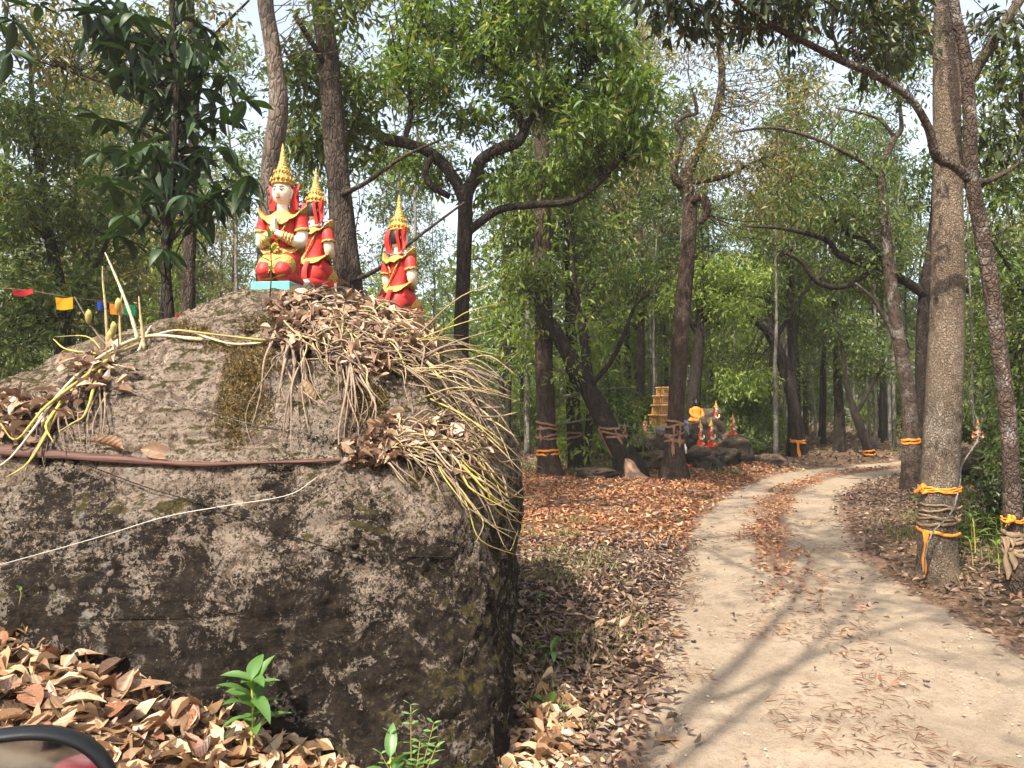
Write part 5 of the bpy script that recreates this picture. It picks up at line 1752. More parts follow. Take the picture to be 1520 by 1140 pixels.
for k in range(16):
    x0 = RND.uniform(60, 165); y0 = 560 + RND.uniform(0, 50)
    ln = RND.uniform(40, 120)
    sp.append(([(x0, y0, .03), (x0 - 5 + rj(10), y0 + ln * .5, .05), (x0 - 10 + rj(12), y0 + ln, .03)], RND.uniform(.004, .008), 'stem_grey'))
clump('thick yellow and whitish stems sprawling down the flank below the flags', 150, 550, sp)
# upright sticks
o3 = np.array(hit(190, 520)[0])
root = thing('stick_cluster', 'cluster of upright canes sprouting from the boulder below the flags', 'plant', o3)
for pts, r, m in (([(205, 505), (195, 470), (180, 430), (165, 395), (156, 375)], .012, 'stem_pale'), ([(160, 520), (157, 460), (153, 420), (152, 395)], .010, 'stem_straw'), ([(180, 520), (178, 470), (182, 430)], .009, 'stem_straw'),
                  ([(215, 520), (210, 480), (206, 440)], .012, 'stem_straw'), ([(170, 525), (140, 490), (110, 440)], .008, 'stem_grey'), ([(205, 525), (215, 500), (225, 483)], .014, 'stem_pale'), ([(155, 525), (130, 500), (80, 500)], .006, 'stem_yellow')):
    dist = o3[1]
    W = [np.array(P(a, b_, dist + .02 * i)) for i, (a, b_) in enumerate(pts)]
    stem(root, o3, W, r, m)
pod = None
for (px, py) in ((131, 470), (175, 453), (163, 500), (168, 488)):
    q = np.array(P(px, py, o3[1]))
    b = MB(); b.tube(catmull([(0, 0, .045), (0.004, 0, .02), (0, 0, -.02), (0, 0, -.05)], 8), [.004, .012, .018, .02, .019, .015, .01, .003], 8)
    link('pod', b.mesh('pod', M['stem_yellow']), root, q - o3)

# dry twigs and stems lying over the top of the boulder
def lying(label, n, region, mat, name):
    cx0, cy0 = (region[0] + region[2]) / 2, (region[1] + region[3]) / 2
    sp_ = []
    for k in range(n):
        x0 = RND.uniform(region[0], region[2]); y0 = RND.uniform(region[1], region[3])
        a = RND.gauss(.35, .5); ln = RND.uniform(40, 110)
        pth = []
        for f in (0, .35, .7, 1):
            px, py = x0 + ln * f * math.cos(a), y0 + ln * f * math.sin(a) + 8 * f * f
            if surf_pt(px, py, 0) is None:
                break
            pth.append((px, py, .03 + .05 * math.sin(f * 3.1) + RND.uniform(0, .03)))
        if len(pth) >= 3:
            sp_.append((pth, RND.uniform(.004, .008), RND.choice(mat)))
    return clump(label, cx0, cy0, sp_, name)


lying('tangle of dry twigs strewn over the crown of the boulder by the statues', 150, (420, 448, 620, 545), ('stem_grey', 'stem_straw'), 'twig_tangle')
lying('tangle of dry twigs caught on the ledge under the hanging stems', 80, (560, 620, 690, 690), ('stem_grey', 'stem_straw'), 'twig_tangle')

# leaf litter caught on the boulder (uncountable) + the countable big ones
def rock_litter(n, poly, L0, mat, name, label):
    X, Y, Z = [], [], []
    while len(X) < n:
        k = RND.randrange(len(poly))
        cx, cy, rx, ry = poly[k]
        a, q = RND.uniform(0, 6.28), math.sqrt(RND.random())
        s_ = surf_pt(cx + rx * q * math.cos(a), cy + ry * q * math.sin(a), .02 + .05 * RND.random())
        if s_ is not None:
            X.append(s_[0]); Y.append(s_[1]); Z.append(s_[2])
        else:
            n -= 1
    X, Y, Z = map(np.array, (X, Y, Z))
    L = L0 * RNG.uniform(.55, 1.3, len(X))
    V, Ff = litter(X, Y, Z, L, L * RNG.uniform(.3, .5, len(X)), 1.3, 1.5, True)
    b = MB(); b.add(V, Ff)
    o = link(name, b.mesh(name, M[mat], False))
    tag(o, label, 'leaf litter', None, 'stuff')


rock_litter(620, [(500, 475, 100, 36), (590, 505, 60, 34), (550, 530, 70, 40), (470, 465, 70, 24), (450, 500, 60, 30)], .10, 'dry_boulder', 'boulder_litter', 'dry brown leaves heaped on the crown of the boulder')
rock_litter(420, [(620, 650, 75, 35), (560, 675, 60, 22), (690, 680, 40, 30)], .095, 'dry_boulder', 'boulder_litter', 'dry leaves choking the ledge on the boulder face')
rock_litter(160, [(60, 610, 70, 30), (150, 560, 60, 30), (10, 640, 50, 30)], .11, 'dry_boulder', 'boulder_litter', 'dry leaves caught among stems on the flank of the boulder')

# dry moss mats: short fibres on the crown
def moss_fibres(n, poly, name, label):
    V, S = [], []
    for k in range(n):
        cx, cy, rx, ry = poly[RND.randrange(len(poly))]
        a, q = RND.uniform(0, 6.28), math.sqrt(RND.random())
        loc, nrm = hit(cx + rx * q * math.cos(a), cy + ry * q * math.sin(a))
        if loc is not None:
            V.append((*loc, q)); S.append(nrm)
    V = np.array(V); S = np.array(S)
    kp = V[:, 3] * 1.1 < .35 + .45 * RNG.random(len(V)) + .75 * fbm(V[:, :3] * 3.3, 3, 4)
    V, S = V[kp, :3], S[kp]
    D = S * .5 + RNG.normal(size=S.shape) * .8
    Lq = RNG.uniform(.02, .06, len(V))
    v, tt = leaf_cards(V + S * .008, D, Lq, Lq * .14, .1)
    b = MB(); b.add(v, tt)
    tag(link(name, b.mesh(name, M['moss_fibre'], False)), label, 'moss', None, 'stuff')


M['moss_fibre'] = mat_dry('moss_fibre', [(0.0, (0.06, 0.045, 0.012)), (0.5, (0.17, 0.115, 0.03)), (1.0, (0.3, 0.2, 0.06))], .2)
moss_fibres(22000, [(370, 480, 120, 40), (300, 490, 70, 30), (440, 470, 70, 30), (370, 530, 60, 45), (350, 600, 60, 70), (560, 590, 50, 50)], 'moss_mat', 'dry olive-brown moss mat over the crown of the boulder')

# strap and wires across the boulder
def along(pixels, lift):
    out = []
    for (px, py) in pixels:
        s_ = surf_pt(px, py, lift)
        if s_ is not None:
            out.append(s_)
    return np.array(out)


def rust_strap():
    xs = np.linspace(-12, 560, 40)
    cy = 668 + 24 * np.clip((xs + 12) / 300, 0, 1) - 10 * np.clip((xs - 300) / 260, 0, 1)
    hw = 8.5 - 6.0 * np.clip((xs - 0) / 330, 0, 1) + 1.5 * np.sin(xs * .045) + .8 * np.sin(xs * .13)
    top_, bot = [], []
    for x, y, h in zip(xs, cy, hw):
        a, b_ = surf_pt(x, y - h, .0), surf_pt(x, y + h, .0)
        if a is None or b_ is None:
            continue
        top_.append(a); bot.append(b_)
    # keep the strap taut: smooth its depth along its length
    def sm(q):
        q = np.array(q)
        k = np.ones(7) / 7
        for ax in range(3):
            pad = np.pad(q[:, ax], 3, mode='edge')
            q[:, ax] = np.convolve(pad, k, 'valid')
        return q
    a, b_ = sm(top_), sm(bot)
    fw = np.array([0, -1, .25]) * .028
    mid = (a + b_) / 2 + fw * 1.4
    G = np.stack([a + fw, a * .7 + mid * .3 + fw * .75, mid, b_ * .7 + mid * .3 + fw * .75, b_ + fw], 0)
    bk = G[::-1] + np.array([0, .012, 0])
    bmesh_ = MB(); bmesh_.grid(np.vstack([G, bk, G[:1]]))
    c = G[2, 0]
    t = NT('rusty_strap')
    q = t.n('Mapping', Vector=t.coord(), Scale=(0.6, 8, 14)).outputs[0]
    n_ = t.noise(6, 5, .6, q)
    t.m.name = 'bark_strip'
    M['strap'] = t.pbr(t.mix(t.ramp(n_, [(0.35, 0.0), (0.65, 1.0)]), (0.03, 0.013, 0.01), (0.13, 0.055, 0.04)), .65, t.bump(n_, .5, .01), .3)
    tag(link('bark_strip', bmesh_.mesh('bark_strip', M['strap'], True, c), None, c), 'long reddish bark strip stretched across the boulder face', 'strip')


rust_strap()


t = NT('dull_wire')
M['wire'] = t.pbr((0.42, 0.4, 0.36), .5, None, .4, .3)


def wire(label, pixels, r, mat, lift=.03):
    W = along(pixels, lift)
    b = MB(); b.tube(catmull(W, len(W) * 5), r, 5)
    c = W[0]
    tag(link('wire', b.mesh('wire', M[mat], True, c), None, c), label, 'wire')


wire('pale wire strung slanting across the lower boulder face', [(-8, 842), (80, 818), (160, 796), (250, 770), (340, 755), (430, 733), (470, 712)], .0024, 'wire')
wire('thin dark wire sagging over the upper boulder face', [(180, 575), (240, 597), (310, 615), (370, 630), (430, 643), (480, 650)], .003, 'bark_pale')
wire('thin dark wire low on the boulder from the strip downward', [(130, 695), (230, 725), (330, 760), (420, 790), (520, 815), (600, 828), (680, 828)], .003, 'bark_dark')

# curled leaf pair resting on the strip
LM_DRY = [leaf_mesh('fallen_leaf', .2 * s, .1 * s, bnd, fo, None) for s, bnd, fo in ((1, .5, .5), (1.1, -.4, .3), (.9, .9, .7), (1.0, -.8, -.4), (1.2, .3, .15), (.85, -.2, .8))]
dry_cols = [((0.37, 0.225, 0.12), 'tan'), ((0.27, 0.12, 0.062), 'russet'), ((0.46, 0.32, 0.19), 'pale straw'), ((0.15, 0.085, 0.055), 'dark brown'), ((0.32, 0.19, 0.11), 'light brown')]
DRYM = []
for k, (cc, nm) in enumerate(dry_cols):
    t = NT('dry_leaf_' + nm.replace(' ', '_'))
    sep = t.n('SeparateXYZ', Vector=t.coord())
    vein = t.n('TexWave', {'wave_type': 'BANDS', 'bands_direction': 'DIAGONAL'}, Vector=t.n('CombineXYZ', X=sep.outputs[0], Y=t.math('ABSOLUTE', sep.outputs[1]), Z=0.0).outputs[0], Scale=22.0, Distortion=0.6).outputs['Fac']
    rib = t.ramp(t.math('ABSOLUTE', sep.outputs[1]), [(0.0, 1.0), (0.0035, 0.0)])
    n_ = t.noise(30, 5, .65)
    col = t.mix(t.ramp(n_, [(0.4, 0.0), (0.7, 0.75)]), cc, tuple(x * .5 for x in cc))
    col = t.mix(t.math('MULTIPLY', vein, 0.22), col, tuple(x * .5 for x in cc))
    col = t.mix(t.math('MULTIPLY', rib, 0.6), col, tuple(min(1, x * 1.35) for x in cc))
    hb_ = t.math('ADD', vein, t.math('MULTIPLY', n_, 1.2))
    nrm = t.bump(hb_, .35, .004)
    d = t.n('BsdfDiffuse', Color=col, Normal=nrm).outputs[0]
    tr = t.n('BsdfTranslucent', Color=col).outputs[0]
    gl = t.n('BsdfGlossy', Color=(1, 1, 1), Roughness=.45, Normal=nrm).outputs[0]
    s = t.n('MixShader', _0=.15, _1=d, _2=tr).outputs[0]
    DRYM.append((t.surf(t.n('MixShader', _0=.05, _1=s, _2=gl).outputs[0]), nm))
LEAFV = []
for me in LM_DRY:
    for mt, nm in DRYM:
        m2 = me.copy(); m2.materials.clear(); m2.materials.append(mt)
        LEAFV.append((m2, nm))
lf = [v for v in LEAFV if v[1] == 'light brown'][0]
q = surf_pt(205, 675, .05)
for k in range(2):
    o = link('fallen_leaf', lf[0], None, q + np.array([-.05 + .09 * k, -.01, .0]), (rad(60), rad(-20 + 30 * k), rad(160 - 150 * k)), 1.0)
    tag(o, 'olive-brown curled dry leaf perched on the reddish bark strip', 'leaf', 'curled leaves perched on the bark strip')
q = surf_pt(462, 590, .07)
o = link('fallen_leaf', LEAFV[2][0], None, q + np.array([0, 0, .07]), (rad(85), rad(75), rad(10)), 1.05)
tag(o, 'large pinkish dry leaf hanging among the bare grey stems', 'leaf')

# ------------------------------------------------------------------ big fallen leaves, one by one
def fallen(x, y, z, label, group, s=1.0, tilt=.35):
    me, nm = RND.choice(LEAFV)
    o = link('fallen_leaf', me, None, (x, y, z), (RND.gauss(0, tilt), RND.gauss(0, tilt), RND.uniform(0, 6.28)), s)
    tag(o, nm + ' ' + label, 'leaf', nm + ' ' + group)


placed = 0
while placed < 210:
    px, py = RND.uniform(-20, 480), RND.uniform(905, 1150)
    lim = 915 + (px / 480) * 235
    if py < lim - 5 or RND.random() < .1:
        continue
    r_ = ray(px, py)
    # march to the bank
    d, ok = 2.0, False
    while d < 6:
        w = EYE + r_ * d
        if w.z < g1(w.x, w.y):
            ok = True
            break
        d += .03
    if not ok:
        continue
    loc, nrm = hit(px, py)
    if loc is not None and (loc - EYE).length < d - .02:
        continue
    fallen(w.x, w.y, w.z + RND.uniform(.015, .07), 'dry leaf in the drift on the bank at the boulder foot', 'leaves in the drift at the boulder foot', RND.uniform(.4, 1.0), .26)
    placed += 1
placed = 0
while placed < 110:
    x, y = RND.uniform(-.1, 2.2), RND.uniform(3.3, 6.5)
    rd_ = float(road_d(x, y)[0])
    if rd_ > -.95 or x < .03:
        continue
    fallen(x, y, g1(x, y) + RND.uniform(.02, .05), 'dry leaf on the verge between boulder and track', 'leaves on the verge by the track', RND.uniform(.4, .7), .25)
    placed += 1

# ------------------------------------------------------------------ leaf litter over the forest floor
def scatter(n, x0, x1, y0, y1, keep, L0, mat, name, label, thick=.03, tilt=.5, fine=False):
    x = RNG.uniform(x0, x1, n); y = y0 + (y1 - y0) * RNG.random(n)
    rd_ = road_d(x, y)
    k = keep(x, y, rd_)
    x, y, rd_ = x[k], y[k], rd_[k]
    z = gh(x, y, rd_) + .006 + RNG.random(len(x)) * thick + .03 * smooth(1.35, 1.0, np.abs(rd_)) + .018 * np.exp(-(rd_ / .3) ** 2)
    L = L0 * RNG.uniform(.55, 1.3, len(x))
    V, Ff = litter(x, y, z, L, L * RNG.uniform(.3, .52, len(x)), tilt, 1.2, fine)
    b = MB(); b.add(V, Ff)
    o = link(name, b.mesh(name, M[mat], False))
    tag(o, label, 'leaf litter', None, 'stuff')
    return o


def pn(x, y, f=.8, s=2):
    return fbm(np.stack([x * f, y * f, 0 * x], 1), 3, s)


def verge(rd_):
    e = np.clip((np.abs(rd_) - .85) / .5, 0, 1)
    return RNG.random(len(rd_)) < e ** 1.5


scatter(34000, -.6, 6, 2.6, 10.5, lambda x, y, r: (r < 0) & verge(r) & (x > -.1) & (pn(x, y) > -.75), .088, 'dry_mix', 'leaf_litter', 'brown leaf litter covering the shaded verge between boulder and track', .035, .38, True)
scatter(30000, -5, 10, 9.5, 21, lambda x, y, r: (r < 0) & verge(r), .12, 'dry_red', 'leaf_litter', 'reddish leaf litter carpeting the open clearing before the shrine', .03, .4)
scatter(30000, 2, 12, 3.5, 20, lambda x, y, r: (r > 0) & (r < 900) & verge(r) & (r < 4.5), .09, 'dry_mix', 'leaf_litter', 'brown leaf litter on the verge under the ribboned giant', .04, .5, True)
scatter(22000, -14, 30, 19, 44, lambda x, y, r: verge(r), .17, 'dry_mix', 'leaf_litter', 'brown leaf litter under the far trees', .04)
scatter(5200, -4, 0.4, 2.0, 5.0, lambda x, y, r: (y < 4.2) | (x > .02), .13, 'dry_tan', 'leaf_litter', 'tan leaf litter under the big leaves at the boulder foot', .03, .7, True)
# leaves and needles along the hump between the ruts
scatter(42000, 1, 14, 5, 22, lambda x, y, r: (np.abs(r + .03) < .24 + .22 * (pn(x, y, 1.4, 8) + .3)) & (RNG.random(len(x)) < np.clip((y - 6.0) / 4, .06, 1)), .078, 'dry_red', 'leaf_litter', 'reddish leaves along the hump between the wheel ruts', .03)
scatter(420, 0, 8, 3, 16, lambda x, y, r: np.abs(r) < 1.1, .075, 'dry_mix', 'leaf_litter', 'few scattered leaves on the wheel ruts', .015)


def needles(n):
    x = RNG.uniform(.8, 8, n); y = 3 + 14 * RNG.random(n) ** 1.5
    rd_ = road_d(x, y)
    k = (np.abs(rd_) < 1.3) & (pn(x, y, 1.1, 21) + .75 * np.exp(-(rd_ / .35) ** 2) + .5 * smooth(.8, 1.2, np.abs(rd_)) > .52)
    x, y, rd_ = x[k], y[k], rd_[k]
    z = gh(x, y, rd_) + .028 + .02 * np.exp(-(rd_ / .3) ** 2) + RNG.random(len(x)) * .01
    a = RNG.uniform(0, 6.28, len(x))
    D = np.stack([np.cos(a), np.sin(a), RNG.normal(0, .08, len(x))], 1)
    L = RNG.uniform(.03, .12, len(x))
    v, tt = leaf_cards(np.stack([x, y, z], 1), D, L, RNG.uniform(.002, .007, len(x)), .1, np.tile([0, 0, 1.0], (len(x), 1)))
    b = MB(); b.add(v, tt)
    tag(link('pine_needles', b.mesh('pine_needles', M['needle'], False)), 'reddish fallen needles and shreds drifted on the track', 'needles', None, 'stuff')


needles(30000)

def pebbles(n):
    x = RNG.uniform(.6, 9, n); y = 2.8 + 13 * RNG.random(n) ** 1.6
    rd_ = road_d(x, y)
    k = (np.abs(rd_) < 1.2) & (pn(x, y, 1.7, 55) > -.1)
    x, y, rd_ = x[k], y[k], rd_[k]
    z = gh(x, y, rd_) + .018
    sz = .0035 + .011 * RNG.random(len(x)) ** 4
    o6 = np.array([(1, 0, 0), (0, 1, 0), (-1, 0, 0), (0, -1, 0), (0, 0, .8), (0, 0, -.8)])
    V = np.stack([x, y, z], 1)[:, None, :] + o6[None] * sz[:, None, None] * RNG.uniform(.6, 1.3, (len(x), 6, 1))
    kk = np.arange(len(x))[:, None] * 6
    Tt = np.vstack([kk + np.array(f) for f in ((0, 1, 4), (1, 2, 4), (2, 3, 4), (3, 0, 4), (1, 0, 5), (2, 1, 5), (3, 2, 5), (0, 3, 5))])
    b = MB(); b.add(V.reshape(-1, 3), Tt)
    t = NT('grit')
    M['grit'] = t.pbr(t.ramp(t.n('NewGeometry').outputs['Random Per Island'], [(0.0, (0.16, 0.12, 0.09)), (1.0, (0.45, 0.37, 0.28))]), .95)
    tag(link('grit', b.mesh('grit', M['grit'], False)), 'loose grit and small stones on the sandy track', 'gravel', None, 'stuff')


pebbles(14000)
stick_meshes = []
for k in range(3):
    b = MB()
    b.tube(catmull([(-.3, 0, .006), (-.1, .03 * (k - 1), .012), (.12, -.02, .01), (.34, .03, .008)], 12), np.linspace(.007, .003, 12), 6, rough=.15, seed=k)
    b.tube(catmull([(.05, 0, .01), (.14, .06, .03), (.2, .12, .03)], 6), np.linspace(.004, .0015, 6), 5)
    stick_meshes.append(b.mesh('fallen_stick', M['bark_brown']))
cnt = 0
while cnt < 26:
    x, y = RND.uniform(.1, 7.5), RND.uniform(3.5, 15)
    rd_ = float(road_d(x, y)[0])
    if abs(rd_) < 1.25 or rd_ > 3:
        continue
    o = link('fallen_stick', stick_meshes[cnt % 3], None, (x, y, g1(x, y) + .03), (RND.gauss(0, .1), RND.gauss(0, .08), RND.uniform(0, 6.28)), RND.uniform(.6, 1.3))
    tag(o, 'thin dry stick lying in the leaf litter beside the track', 'stick', 'dry sticks in the litter beside the track')
    cnt += 1

# ------------------------------------------------------------------ seedlings and weeds
SEED = [leaf_mesh('leaf', .13, .05, .7, .35, M['leaf_seedling']), leaf_mesh('leaf', .11, .045, 1.0, .3, M['leaf_seedling']), leaf_mesh('leaf', .15, .055, 1.3, .25, M['leaf_seedling'])]


def seedling(label, base, h, nleaf, s=1.0, lean=(0, 0), meshes=SEED, mat='stem_yellow', group=None, cat='seedling'):
    base = np.array(base)
    root = thing('seedling', label, cat, base, 0, group)
    b = MB()
    top = np.array([lean[0], lean[1], h])
    pth = catmull([(0, 0, -.03), top * .5 + np.array([.01, 0, 0]), top], 9)
    b.tube(pth, np.linspace(.006, .003, 9) * s, 6)
    link('stem', b.mesh('stem', M[mat]), root)
    for k in range(nleaf):
        f = .35 + .65 * (k + .5) / nleaf
        q = pth[min(8, int(f * 8.99))]
        a = k * 2.4 + RND.uniform(-.3, .3)
        link('leaf', RND.choice(meshes), root, q, (RND.uniform(-.2, .2), RND.uniform(-.7, .1) - .5 * f, a), s * RND.uniform(.75, 1.1))
    return root


def on_bank(px, py):
    r_ = ray(px, py)
    d = 2.0
    while d < 40:
        w = EYE + r_ * d
        if w.z < g1(w.x, w.y):
            break
        d += .02
    return (w.x, w.y, g1(w.x, w.y))


seedling('leafy green seedling growing from the leaf drift against the boulder', on_bank(372, 1122), .34, 20, 1.45)
seedling('broad-leaved seedling at the foot of the boulder among pinnate sprays', (-.52, 3.2, g1(-.52, 3.2)), .33, 7, 1.3)
seedling('green seedling with four spreading leaves in the brown litter', on_bank(818, 985), .10, 5, 1.0)
seedling('yellow-green seedling low in the tan litter', on_bank(812, 1062), .06, 3, 1.1, (.02, 0), [leaf_mesh('leaf', .16, .06, .3, .3, M['leaf_pinnate'])])
seedling('small seedling near the drift beside the boulder foot', on_bank(800, 905), .12, 5, .8)
q = P(400, 455, 4.75); zz, _ = rock_top(q.x, q.y)
seedling('thin sapling with narrow drooping leaves in front of the praying statue', (q.x, q.y, zz), .42, 11, .95, (0, 0), [leaf_mesh('leaf', .12, .032, .5, .3, M['leaf_mid']), leaf_mesh('leaf', .1, .03, .2, .3, M['leaf_mid'])], 'bark_brown', None, 'sapling')
q = surf_pt(30, 890, .01)
seedling('tiny two-leaved vine shoot on the dark boulder flank', q, .05, 3, .35)
q = surf_pt(5, 520, 0.0)
if q is not None:
    seedling('bright broad leaf at the flank of the boulder below the flags', q, .1, 3, 1.2)


def pinnate(label, base, sprays):
    base = np.array(base)
    root = thing('pinnate_plant', label, 'plant', base)
    for (dx, dz, n, s) in sprays:
        b = MB()
        p0, p1 = np.array([0, 0, 0.0]), np.array([dx, -.03, dz])
        pth = catmull([p0, p1 * .5 + np.array([0, 0, .03]), p1], 12)
        b.tube(pth, np.linspace(.003, .0015, 12), 5)
        fr = link('rachis', b.mesh('rachis', M['stem_yellow']), root)
        for k in range(n):
            f = .45 + .55 * k / (n - 1)
            q_ = pth[min(11, int(f * 11.9))]
            for sd in (-1, 1):
                link('leaflet', PIN, fr, q_, (rj(.3), rad(-25) + rj(.3), sd * rad(90) + rad(-90) + rj(.15)), s * RND.uniform(.85, 1.1))


PIN = leaf_mesh('leaflet', .042, .022, .2, .1, M['leaf_pinnate'], 5)
q = (-.44, 3.28, g1(-.44, 3.28))
pinnate('pale green pinnate-leaved plant growing up the boulder foot', q, [(.0, .54, 6, 1.0), (.10, .46, 7, 1.0), (-.09, .42, 4, 1.0), (.11, .36, 5, 1.1), (-.13, .33, 4, 1.0), (.04, .38, 5, 1.0), (.02, .28, 5, 1.1)])

# weeds right of the giant
GW = 'leafy weeds between the ribboned giant and the white-spotted tree'
wm = [leaf_mesh('leaf', .16, .05, .9, .3, M['leaf_bright']), leaf_mesh('leaf', .2, .045, 1.2, .3, M['leaf_mid'])]
cnt = 0
while cnt < 46:
    x, y = RND.uniform(4.6, 8.2), RND.uniform(6.3, 11)
    rd_ = float(road_d(x, y)[0])
    if rd_ < 1.75 or (abs(x - 4.6) < .4 and abs(y - 8) < .4):
        continue
    px = 760 + F * x / y
    if px > 1560 or (px < 1425 and y < 9):
        continue
    seedling('leafy green weed in the shade between flaky giant and white-spotted tree', (x, y, g1(x, y)), RND.uniform(.18, .5), RND.randint(6, 10), RND.uniform(.9, 1.4), (rj(.08), rj(.08)), wm, 'stem_yellow', GW, 'weed')
    cnt += 1


def grass(n, x0, x1, y0, y1, keep, name, label, h=.14):
    x = RNG.uniform(x0, x1, n); y = RNG.uniform(y0, y1, n)
    rd_ = road_d(x, y)
    k = keep(x, y, rd_) & (pn(x, y, 2.2, 40) > .15)
    x, y, rd_ = x[k], y[k], rd_[k]
    L = h * RNG.uniform(.5, 1.4, len(x))
    D = RNG.normal(size=(len(x), 3)) * .45; D[:, 2] = 1
    C = np.stack([x, y, gh(x, y, rd_) + L * .42], 1)
    v, tt = leaf_cards(C, D, L, np.full(len(x), .009), .1)
    b = MB(); b.add(v, tt)
    tag(link(name, b.mesh(name, M['grass'], False)), label, 'grass', None, 'stuff')


M['grass'] = mat_leaf('grass_blade', [(0.0, (0.08, 0.1, 0.03)), (0.5, (0.18, 0.17, 0.06)), (1.0, (0.36, 0.29, 0.14))], .3, .04)
grass(5000, -.1, 1.2, 3.4, 12, lambda x, y, r: (r < -1.2), 'grass', 'thin dry grass tufts in the litter beside the boulder', .11)
grass(9000, 4.5, 9.5, 5.5, 12, lambda x, y, r: (r > 1.5), 'grass', 'green grass blades among weeds by the white-spotted tree', .2)
grass(9000, -4, 6, 19, 23, lambda x, y, r: (r < -1.5), 'grass', 'dry grass along the wood edge behind the clearing', .25)

# ------------------------------------------------------------------ large-leaved sapling behind the boulder, leaf colour darkened for shade
def big_leaf_tree():
    trunk = [(255, 640, 8, 19), (252, 480, 8, 17), (246, 400, 8, 16), (248, 330, 8, 15), (257, 250, 8, 13), (262, 150, 8, 11), (258, 40, 8, 9), (250, -60, 8, 7), (240, -160, 8, 4)]
    path, r = bundle(trunk)
    base = path[0].copy(); base[2] = g1(base[0], base[1])
    path = np.vstack([[base[0], base[1], base[2] - .1], path]); r = np.concatenate([[r[0] * 1.1], r])
    root = thing('large_leaved_tree', 'young tree with long drooping leaves coloured dark for shade beside the flags', 'tree', base)
    b = MB(); b.tube(path, r, 12, rough=.06)
    link('trunk', b.mesh('trunk', M['bark_dark'], True, base), root)
    lmesh = [leaf_mesh('leaf', .36 * s, .115 * s, bnd, .22, M['leaf_sapling_shaded']) for s, bnd in ((1, .6), (.9, .9), (1.1, .3), (.8, 1.2))]
    tips = [(150, 175), (190, 110), (165, 60), (230, 60), (300, 40), (340, 110), (365, 150), (330, 180), (200, 190), (150, 225), (225, 215), (290, 220), (350, 270), (370, 295), (320, 300), (275, 290), (190, 320), (160, 270),
            (175, 350), (220, 300), (300, 130), (240, 130), (320, 60), (200, 20), (150, 20), (270, -20), (340, 220), (290, 330), (240, 370), (370, 260), (280, 170), (200, 260), (20, 30), (60, 10), (15, 75)]
    for (px, py) in tips:
        tip = np.array(P(px, py, 8 + RND.uniform(-.7, .7)))
        z0 = tip[2] - RND.uniform(.15, .6)
        i = int(np.abs(path[:, 2] - max(z0, path[6][2])).argmin())
        a = path[i]
        if px < 100:
            a = np.array(P(-40, -40, 8.0))
        m = (a + tip) / 2 + np.array([0, 0, .1])
        pth = catmull([a, m, tip], 8)
        b = MB(); b.tube(pth, np.linspace(.012, .005, 8), 5)
        link('branch', b.mesh('branch', M['bark_dark'], True, base), root)
        for k in range(RND.randint(7, 9)):
            q_ = pth[-1] if k < 6 else pth[-RND.randint(2, 3)]
            th = k * 1.15 + RND.uniform(-.3, .3)
            link('leaf', RND.choice(lmesh), root, q_ - base, (RND.uniform(-.7, .7), RND.uniform(-.3, .9), th), RND.uniform(.7, 1.1))
    C = ell_points([(250, 120, 100, 130, 8.2, .6, 34), (260, 290, 95, 70, 8.2, .5, 22), (170, 60, 60, 60, 8.2, .5, 10)])
    tb = twig_mesh(C, path[6:], r[6:], .007)
    link('twigs', tb.mesh('twigs', M['bark_dark'], True, base), root)['kind'] = 'stuff'
    V, Tt = clusters(C, 8, .3, .3, .6, .8, .3)
    b = MB(); b.add(V, Tt)
    link('inner_foliage', b.mesh('inner_foliage', M['leaf_sapling_shaded'], False, base), root)['kind'] = 'stuff'


big_leaf_tree()

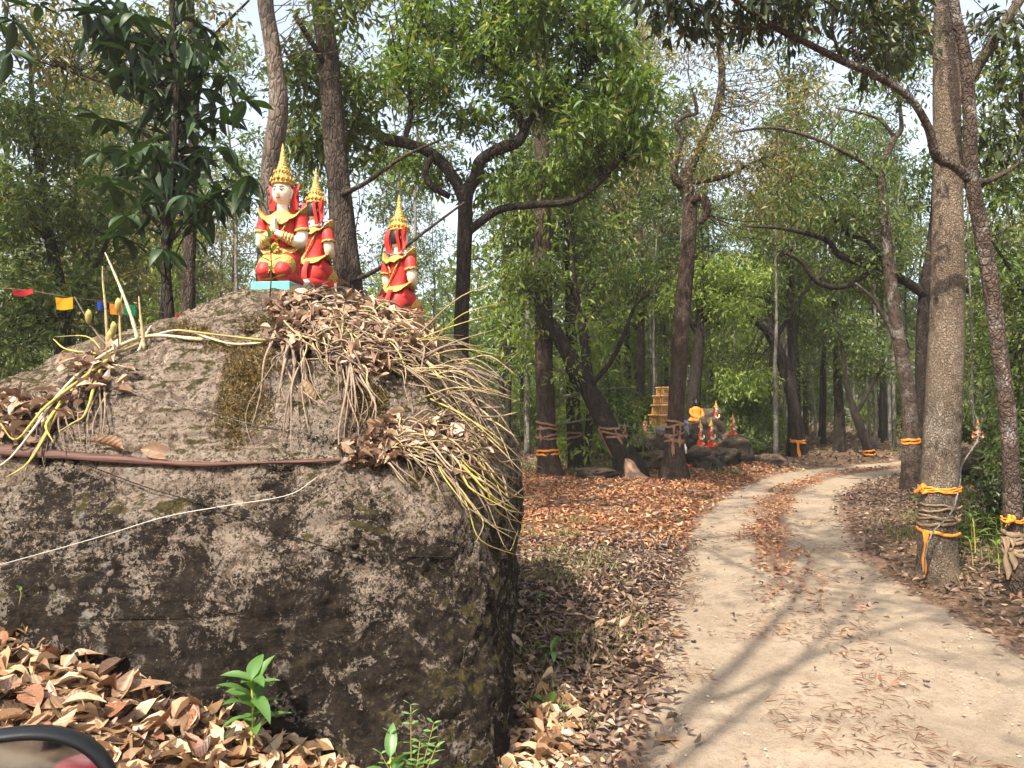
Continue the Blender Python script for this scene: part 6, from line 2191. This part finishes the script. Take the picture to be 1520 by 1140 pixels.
# ------------------------------------------------------------------ motorbike mirror at the edge of the picture
def mirror():
    c = np.array(P(2, 1246, .72))
    root = thing('motorbike', 'black oval mirror of a red motorbike beside the leaf drift', 'motorbike', (c[0], c[1] + .05, g1(c[0], c[1])))
    o3 = np.array(root.location)
    n = Vector((.62, -1.7, .14)).normalized()
    rt = Vector((0, 0, 1)).cross(n).normalized(); up = n.cross(rt)
    t = NT('black_plastic'); M['plastic'] = t.pbr((.012, .013, .015), .42, t.bump(t.noise(400, 2), .12, .001), .5)
    t = NT('mirror_glass'); M['mirror'] = t.pbr((.55, .57, .58), .04, None, .5, 1.0)
    t = NT('red_paintwork'); M['redbody'] = t.pbr((.5, .02, .025), .25, None, .5)
    a = np.linspace(0, 2 * math.pi, 64, endpoint=False)
    ex, ey = np.sign(np.cos(a)) * np.abs(np.cos(a)) ** .85, np.sign(np.sin(a)) * np.abs(np.sin(a)) ** .85

    def ring(k, dz):
        return np.array([np.array(rt) * .104 * k * x + np.array(up) * .1 * k * y + np.array(n) * dz for x, y in zip(ex, ey)]) + c - o3
    b = MB()
    rows = [ring(.89, .001), ring(.91, .005), ring(.935, .007), ring(.965, .006), ring(.99, .002), ring(1.0, -.008), ring(.97, -.022), ring(.88, -.038), ring(.7, -.05), ring(.4, -.058), ring(.02, -.06)]
    b.grid(np.array(rows)[::-1], closed=True)
    link('mirror_housing', b.mesh('mirror_housing', M['plastic']), root)
    b = MB()
    b.grid(np.array([ring(.9, .0015), ring(.5, .0032), ring(.02, .004)])[::-1], closed=True)
    link('mirror_glass', b.mesh('mirror_glass', M['mirror']), root)
    b = MB()
    b.tube(catmull([c - o3 - np.array(n) * .05, c - o3 + np.array([-.02, .03, -.12]), c - o3 + np.array([-.01, .02, -.3]), c - o3 + np.array([.1, -.05, -.42])], 14), .007, 8)
    link('mirror_stalk', b.mesh('mirror_stalk', M['plastic']), root)
    # red tank-shaped body added out of view for its reflection in the glass
    b = MB()
    f = np.array([-.08, -.6, 1.08]) - o3
    b.loft([(f[0], f[1], f[2] - .35, .16, .3), (f[0], f[1], f[2] - .2, .22, .4), (f[0], f[1], f[2], .23, .42), (f[0], f[1], f[2] + .12, .18, .36), (f[0], f[1] + .03, f[2] + .2, .08, .2)], 28, 0, 2.6)
    link('red_reflection_body', b.mesh('red_reflection_body', M['redbody']), root)
    for yy, rr in ((.75, .3), (-1.1, .3)):
        b = MB()
        aa = np.linspace(0, 2 * math.pi, 33)
        b.tube(np.array([(-.08 - o3[0], yy - .5 - o3[1] + rr * math.cos(q), rr - .02 + g1(-.08, yy - .5) + .05 - o3[2] + rr * math.sin(q)) for q in aa]), .05, 10, cap=False)
        link('wheel', b.mesh('wheel', M['plastic']), root)
    b = MB()
    zt = 1.0 - o3[2]
    b.tube(catmull([(-.08 - o3[0], .25 - o3[1], .4 - o3[2]), (-.08 - o3[0], 0 - o3[1], zt), (-.08 - o3[0], -.6 - o3[1], .85 - o3[2]), (-.08 - o3[0], -1.6 - o3[1], .4 - o3[2])], 16), .06, 8)
    link('frame', b.mesh('frame', M['plastic']), root)
    b = MB(); b.tube(catmull([c - o3 + np.array([.1, -.05, -.42]), (-.2 - o3[0], .2 - o3[1], 1.06 - o3[2]), (-.08 - o3[0], .05 - o3[1], 1.02 - o3[2])], 10), .014, 8)
    link('handlebar', b.mesh('handlebar', M['plastic']), root)


mirror()


# ------------------------------------------------------------------ dry-season haze
def haze():
    b = MB(); b.box((0, 0, 11.0), (640, 640, 28), .01)
    t = NT('haze_air')
    v = t.n('VolumePrincipled', Color=(0.95, 0.93, 0.86), Density=0.0011)
    v.inputs['Anisotropy'].default_value = 0.2
    t.t.links.new(v.outputs[0], t.out.inputs['Volume'])
    tag(link('haze', b.mesh('haze', t.m, False)), 'thin dry-season haze between the trees', 'haze', None, 'stuff')


haze()
